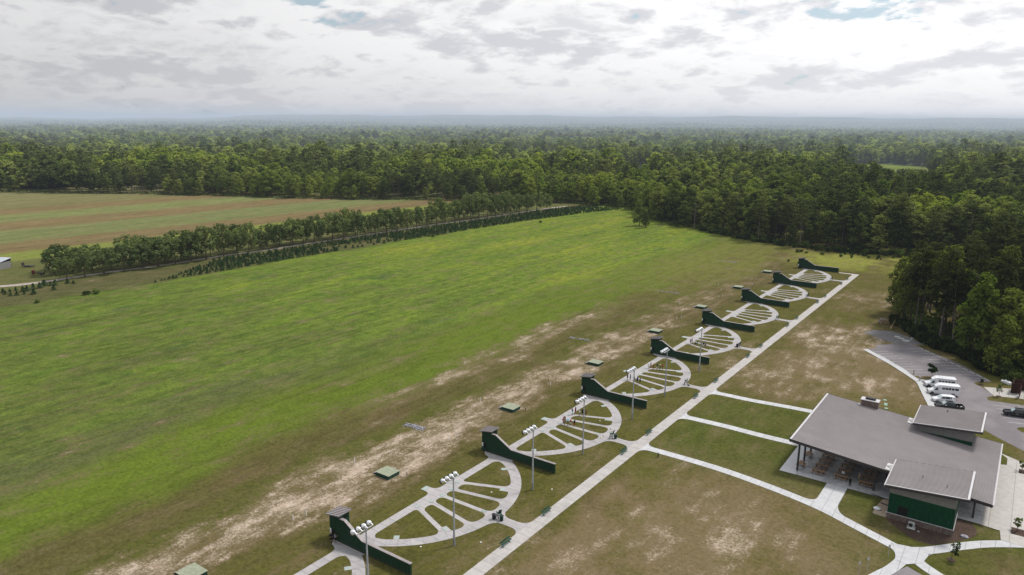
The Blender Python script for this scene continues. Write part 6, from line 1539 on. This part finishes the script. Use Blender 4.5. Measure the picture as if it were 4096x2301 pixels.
# young pines between the track and the meadow
def track_x(y):
    return pl([(40, -243.), (56, -241.4), (101, -236.6), (139, -235.), (158, -231.8), (236, -228.), (281, -225.5), (331, -220.4), (394, -216.6), (430, -211.)], y)
def mown_x(y): return pl([(30, -204.), (110, -200.), (170, -199.), (250, -193.), (330, -187.), (372, -180.), (405, -174.), (430, -166.)], y)
sp = [(-233., 40.8, .8), (-229.1, 40.2, .75), (-232.3, 43., .6), (-224.6, 40.3, .7), (-232.5, 45.1, .7), (-223.8, 42.2, .8), (-228.6, 46.2, 1.), (-223.4, 44.5, .6), (-228.5, 47.6, 1.1), (-230.1, 50.5, 1.1), (-220.6, 46.6, 1.0), (-230., 52.8, 1.1), (-232.8, 55.4, 1.2), (-231.3, 57., .8), (-230.5, 58.5, 1.1), (-222.7, 54.7, .9), (-230.1, 63., .9), (-227.5, 64., .7)]
for p in sp: plant('pine_sapling', SAP[rng.randrange(3)], (p[0], p[1], 0), (p[2] * 1.4, p[2] * .66), rng.uniform(0, 6), 'scattered young pine below the near end of the farm track', 'sapling', 'scattered young pines near the track')
ys = []
y = 86.
while y < 428:
    xa, xb = track_x(y) + 7.5, mown_x(y) - 2.5
    if y < 125: xa = max(xa, xb - (y - 84) * .55)
    gap = 178 < y < 226
    nrow = max(1, int((xb - xa) / 2.6))
    for q in range(nrow):
        x = xa + (q + .5) * (xb - xa) / nrow + rng.uniform(-.6, .6)
        if gap and rng.random() < .62 and q > nrow * .3: continue
        if rng.random() < .10: continue
        ys.append((x, y + rng.uniform(-.7, .7), rng.uniform(.5, .95) * (1. if y > 120 else .8)))
    y += 1.9
ys.sort(key=lambda p: math.hypot(p[0] - CAM.x, p[1] - CAM.y))
NS = 270
for x, y, s in ys[:NS]: plant('pine_sapling', SAP[rng.randrange(3)], (x, y, 0), (s * 1.45, s * .64), rng.uniform(0, 6), 'young dark green pine in the planted strip beside the meadow', 'sapling', 'young pines in the planted strip')
sc_ = bpy.data.collections.new('sapling_mass')
for q in range(3): sc_.objects.link(bpy.data.objects.new('sapmass_%d' % q, SAP[q][0]))
pm2 = bpy.data.meshes.new('plantation'); rp = ys[NS:]; pm2.from_pydata([(x, y, 0) for x, y, s in rp], [], [])
at = pm2.attributes.new('idx', 'INT', 'POINT'); at.data.foreach_set('value', [rng.randrange(3) for _ in rp])
at = pm2.attributes.new('sc', 'FLOAT_VECTOR', 'POINT'); at.data.foreach_set('vector', np.array([(s * 1.45, s * 1.45, s * .64) for _, _, s in rp], np.float32).ravel())
at = pm2.attributes.new('rz', 'FLOAT_VECTOR', 'POINT'); at.data.foreach_set('vector', np.array([(0, 0, rng.uniform(0, 6)) for _ in rp], np.float32).ravel())
tag(instancer('plantation', pm2, sc_), 'far part of the strip of young planted pines along the farm track', 'plantation', None, 'stuff')

# bushes: along the edge of the near wood, in the far clearing, alone in the meadow
for i in range(46):
    t = i / 45.; x = 52 + 36 * t + rng.uniform(-1, 1); y = pl(LOTL, x) + rng.uniform(-.3, 3.2); s = rng.uniform(.8, 1.9)
    plant('bush', BUSH[rng.randrange(4)], (x, y, 0), (s * .95, s), rng.uniform(0, 6), 'leafy bush under the trees at the verge of the car park', 'bush', 'bushes at the car park verge', trunk='stem')
for i in range(60):
    x = -80 + 135 * i / 59. + rng.uniform(-1.5, 1.5); y = pl(FX, x) - rng.uniform(-1., 5.); s = rng.uniform(.7, 1.9)
    plant('bush', BUSH[rng.randrange(4)], (x, y, 0), (s, s), rng.uniform(0, 6), 'bush along the foot of the far wood behind the range', 'bush', 'bushes at the foot of the far wood', trunk='stem')
for i in range(26):
    x = rng.uniform(-14, 40); y = rng.uniform(318, 333); s = rng.uniform(.35, .8)
    plant('bush', BUSH[rng.randrange(4)], (x, y, 0), (s, s), rng.uniform(0, 6), 'low bush in the rough grass between the range end and the wood', 'bush', 'low bushes in the rough grass', trunk='stem')
for p, s, lb in (((-203.3, 58.), 1., 'dark bush at the near left edge of the meadow, left one'), ((-203., 60.7), 1.05, 'dark bush at the near left edge of the meadow, right one'), ((-205.3, 41.1), .7, 'low bush at the far left meadow edge'), ((-193.6, 245.), 1.0, 'round bush at the meadow edge beside the planted strip'), ((-177., 331.), .8, 'bush at the meadow edge near its far end'), ((-130., 374.), 1.3, 'bush at the far corner of the meadow')):
    plant('bush', BUSH[rng.randrange(4)], (p[0], p[1], 0), (s, s * .8), rng.uniform(0, 6), lb, 'bush', None, trunk='stem')
for p, s, lb in (((-1.5, 285.), .7, 'small dark bush just behind the farthest skeet house'), ((-8., 291.), .5, 'low bush beyond the farthest skeet house')):
    plant('bush', BUSH[1], (p[0], p[1], 0), (s, s), 1., lb, 'bush', None, trunk='stem')
# small planted trees round the pavilion and car park
def young(loc, h, wd, mat, seed, lb, dens=26, sz=.17, ring=True):
    rs = np.random.default_rng(seed); cl_ = [((rs.uniform(-.5, .5) * wd, rs.uniform(-.5, .5) * wd, h * (.42 + .5 * q / 8)), (wd * .34, wd * .34, h * .10)) for q in range(9)]
    Ps = [clump_pts(c, r_, dens, rs, .3, .4) for c, r_ in cl_]; v, f = quads(np.concatenate([p[0] for p in Ps]), np.concatenate([p[1] for p in Ps]), sz, rs)
    st_ = MB().tube((0, 0, 0), (0, 0, h * .9), .055, .02, 6, cap=False)
    for c, r_ in cl_[::2]: st_.tube((0, 0, max(.5, c[2] - .6)), c, .025, .012, 5, cap=False)
    t = plant('young_tree', (np_mesh('young_crown', v, f, mat), st_.mesh('young_trunk', M['bark_grey'])), (loc[0], loc[1], 0), 1., 0., lb, 'young tree', None)
    if ring:
        o = MB().lathe([(.62, 0), (.60, .05), (.3, .09), (.02, .10)], 16).build('mulch_ring', M['mulch'], t)
        o.location.z = .02
young((69.3, 144.7), 3.9, 1.9, M['sapl'], 1, 'dense dark young tree on the grass island beside the small buses', 70, .24)
young((84.5, 139.4), 3.4, 1.3, M['youngl'], 2, 'thin pale green young tree between concrete apron and grass', 20, .17)
young((80.4, 146.8), 1.5, .8, M['shrubl'], 3, 'very small young tree on the grass tip by the concrete apron', 14, .14)
young((82.4, 52.2), 3.0, 1.2, M['youngl'], 4, 'thin young tree in a mulch ring on the lawn below the path', 24, .16)
young((90.4, 68.2), 2.4, 1.0, M['youngl'], 5, 'young tree in the nearer plaza bed, cut by the picture edge', 24, .16, False)
young((90.4, 94.6), 2.2, .9, M['youngl'], 6, 'young tree in the farther plaza bed at the picture edge', 20, .16, False)
for a, lb in (((89.6, 66.6, 94., 69.1), 0), ((89.9, 93.2, 94., 95.4), 1)): struct(MB().flat([(a[0], a[1]), (a[2], a[1]), (a[2], a[3]), (a[0], a[3])], .072).build('plaza_bed', M['mulch']))

# loose growth nobody could count: brush at the foot of the woods, weeds in the meadow
def growth(name, centres, rads, per, size, mat, lb, cat):
    rs = np.random.default_rng(len(centres)); Ps, Ns = [], []
    for c, r_ in zip(centres, rads): p, q = clump_pts((c[0], c[1], r_ * .45), (r_, r_, r_ * .7), per, rs, .4, .6); Ps.append(p); Ns.append(q)
    P = np.concatenate(Ps); P[:, 2] = np.maximum(P[:, 2], .03); v, f = quads(P, np.concatenate(Ns), size if np.isscalar(size) else np.repeat(size, per), rs)
    o = bpy.data.objects.new(name, np_mesh(name, v, f, mat)); col.objects.link(o); return tag(o, lb, cat, None, 'stuff')
C_, R_ = [], []
for i in range(700):
    x = rng.uniform(-900, 60); y = pl(FX, x) + rng.uniform(-2, 7); C_.append((x, y)); R_.append(rng.uniform(.8, 2.6))
for i in range(420):
    x = rng.uniform(53, 94); C_.append((x, pl(LOTL, x) + rng.uniform(.5, 30) ** 1.0)); R_.append(rng.uniform(.7, 2.2))
growth('undergrowth', C_, R_, 26, .42, M['shrubl'], 'dark brush and undergrowth along the foot of the woods', 'undergrowth')
# summer haze over the land: a thin even layer of pale air
def haze_mat(name, SIG, J):
    hm = bpy.data.materials.new(name); hm.use_nodes = True; hm.node_tree.nodes.clear(); k = NT(hm.node_tree)
    ab = k.n('ShaderNodeVolumeAbsorption'); ab.inputs['Color'].default_value = (0, 0, 0, 1); ab.inputs['Density'].default_value = SIG
    em = k.n('ShaderNodeEmission'); em.inputs[0].default_value = c4(J); em.inputs[1].default_value = SIG
    ad = k.n('ShaderNodeAddShader'); ow = k.n('ShaderNodeOutputMaterial'); k.put(ad.inputs[0], ab.outputs[0]); k.put(ad.inputs[1], em.outputs[0]); k.put(ow.inputs['Volume'], ad.outputs[0])
    return hm
hb = MB().box(-13500, 8500, -2500, 14000, -1.5, 104.).build('haze', haze_mat('haze', 1 / 20000., (.50, .56, .65))); tag(hb, None, None, None, 'stuff')
ux, uy = math.sin(R(-35)), math.cos(R(-35)); vx, vy = uy, -ux
def far(a_, b_): return (CAM.x + ux * a_ + vx * b_, CAM.y + uy * a_ + vy * b_)
hb = MB().prism([far(900, -9000), far(900, 9000), far(13800, 9000), far(13800, -9000)][::1], -1.2, 100.).build('haze', haze_mat('distant_haze', 1 / 5000., (.475, .545, .645))); tag(hb, None, None, None, 'stuff')
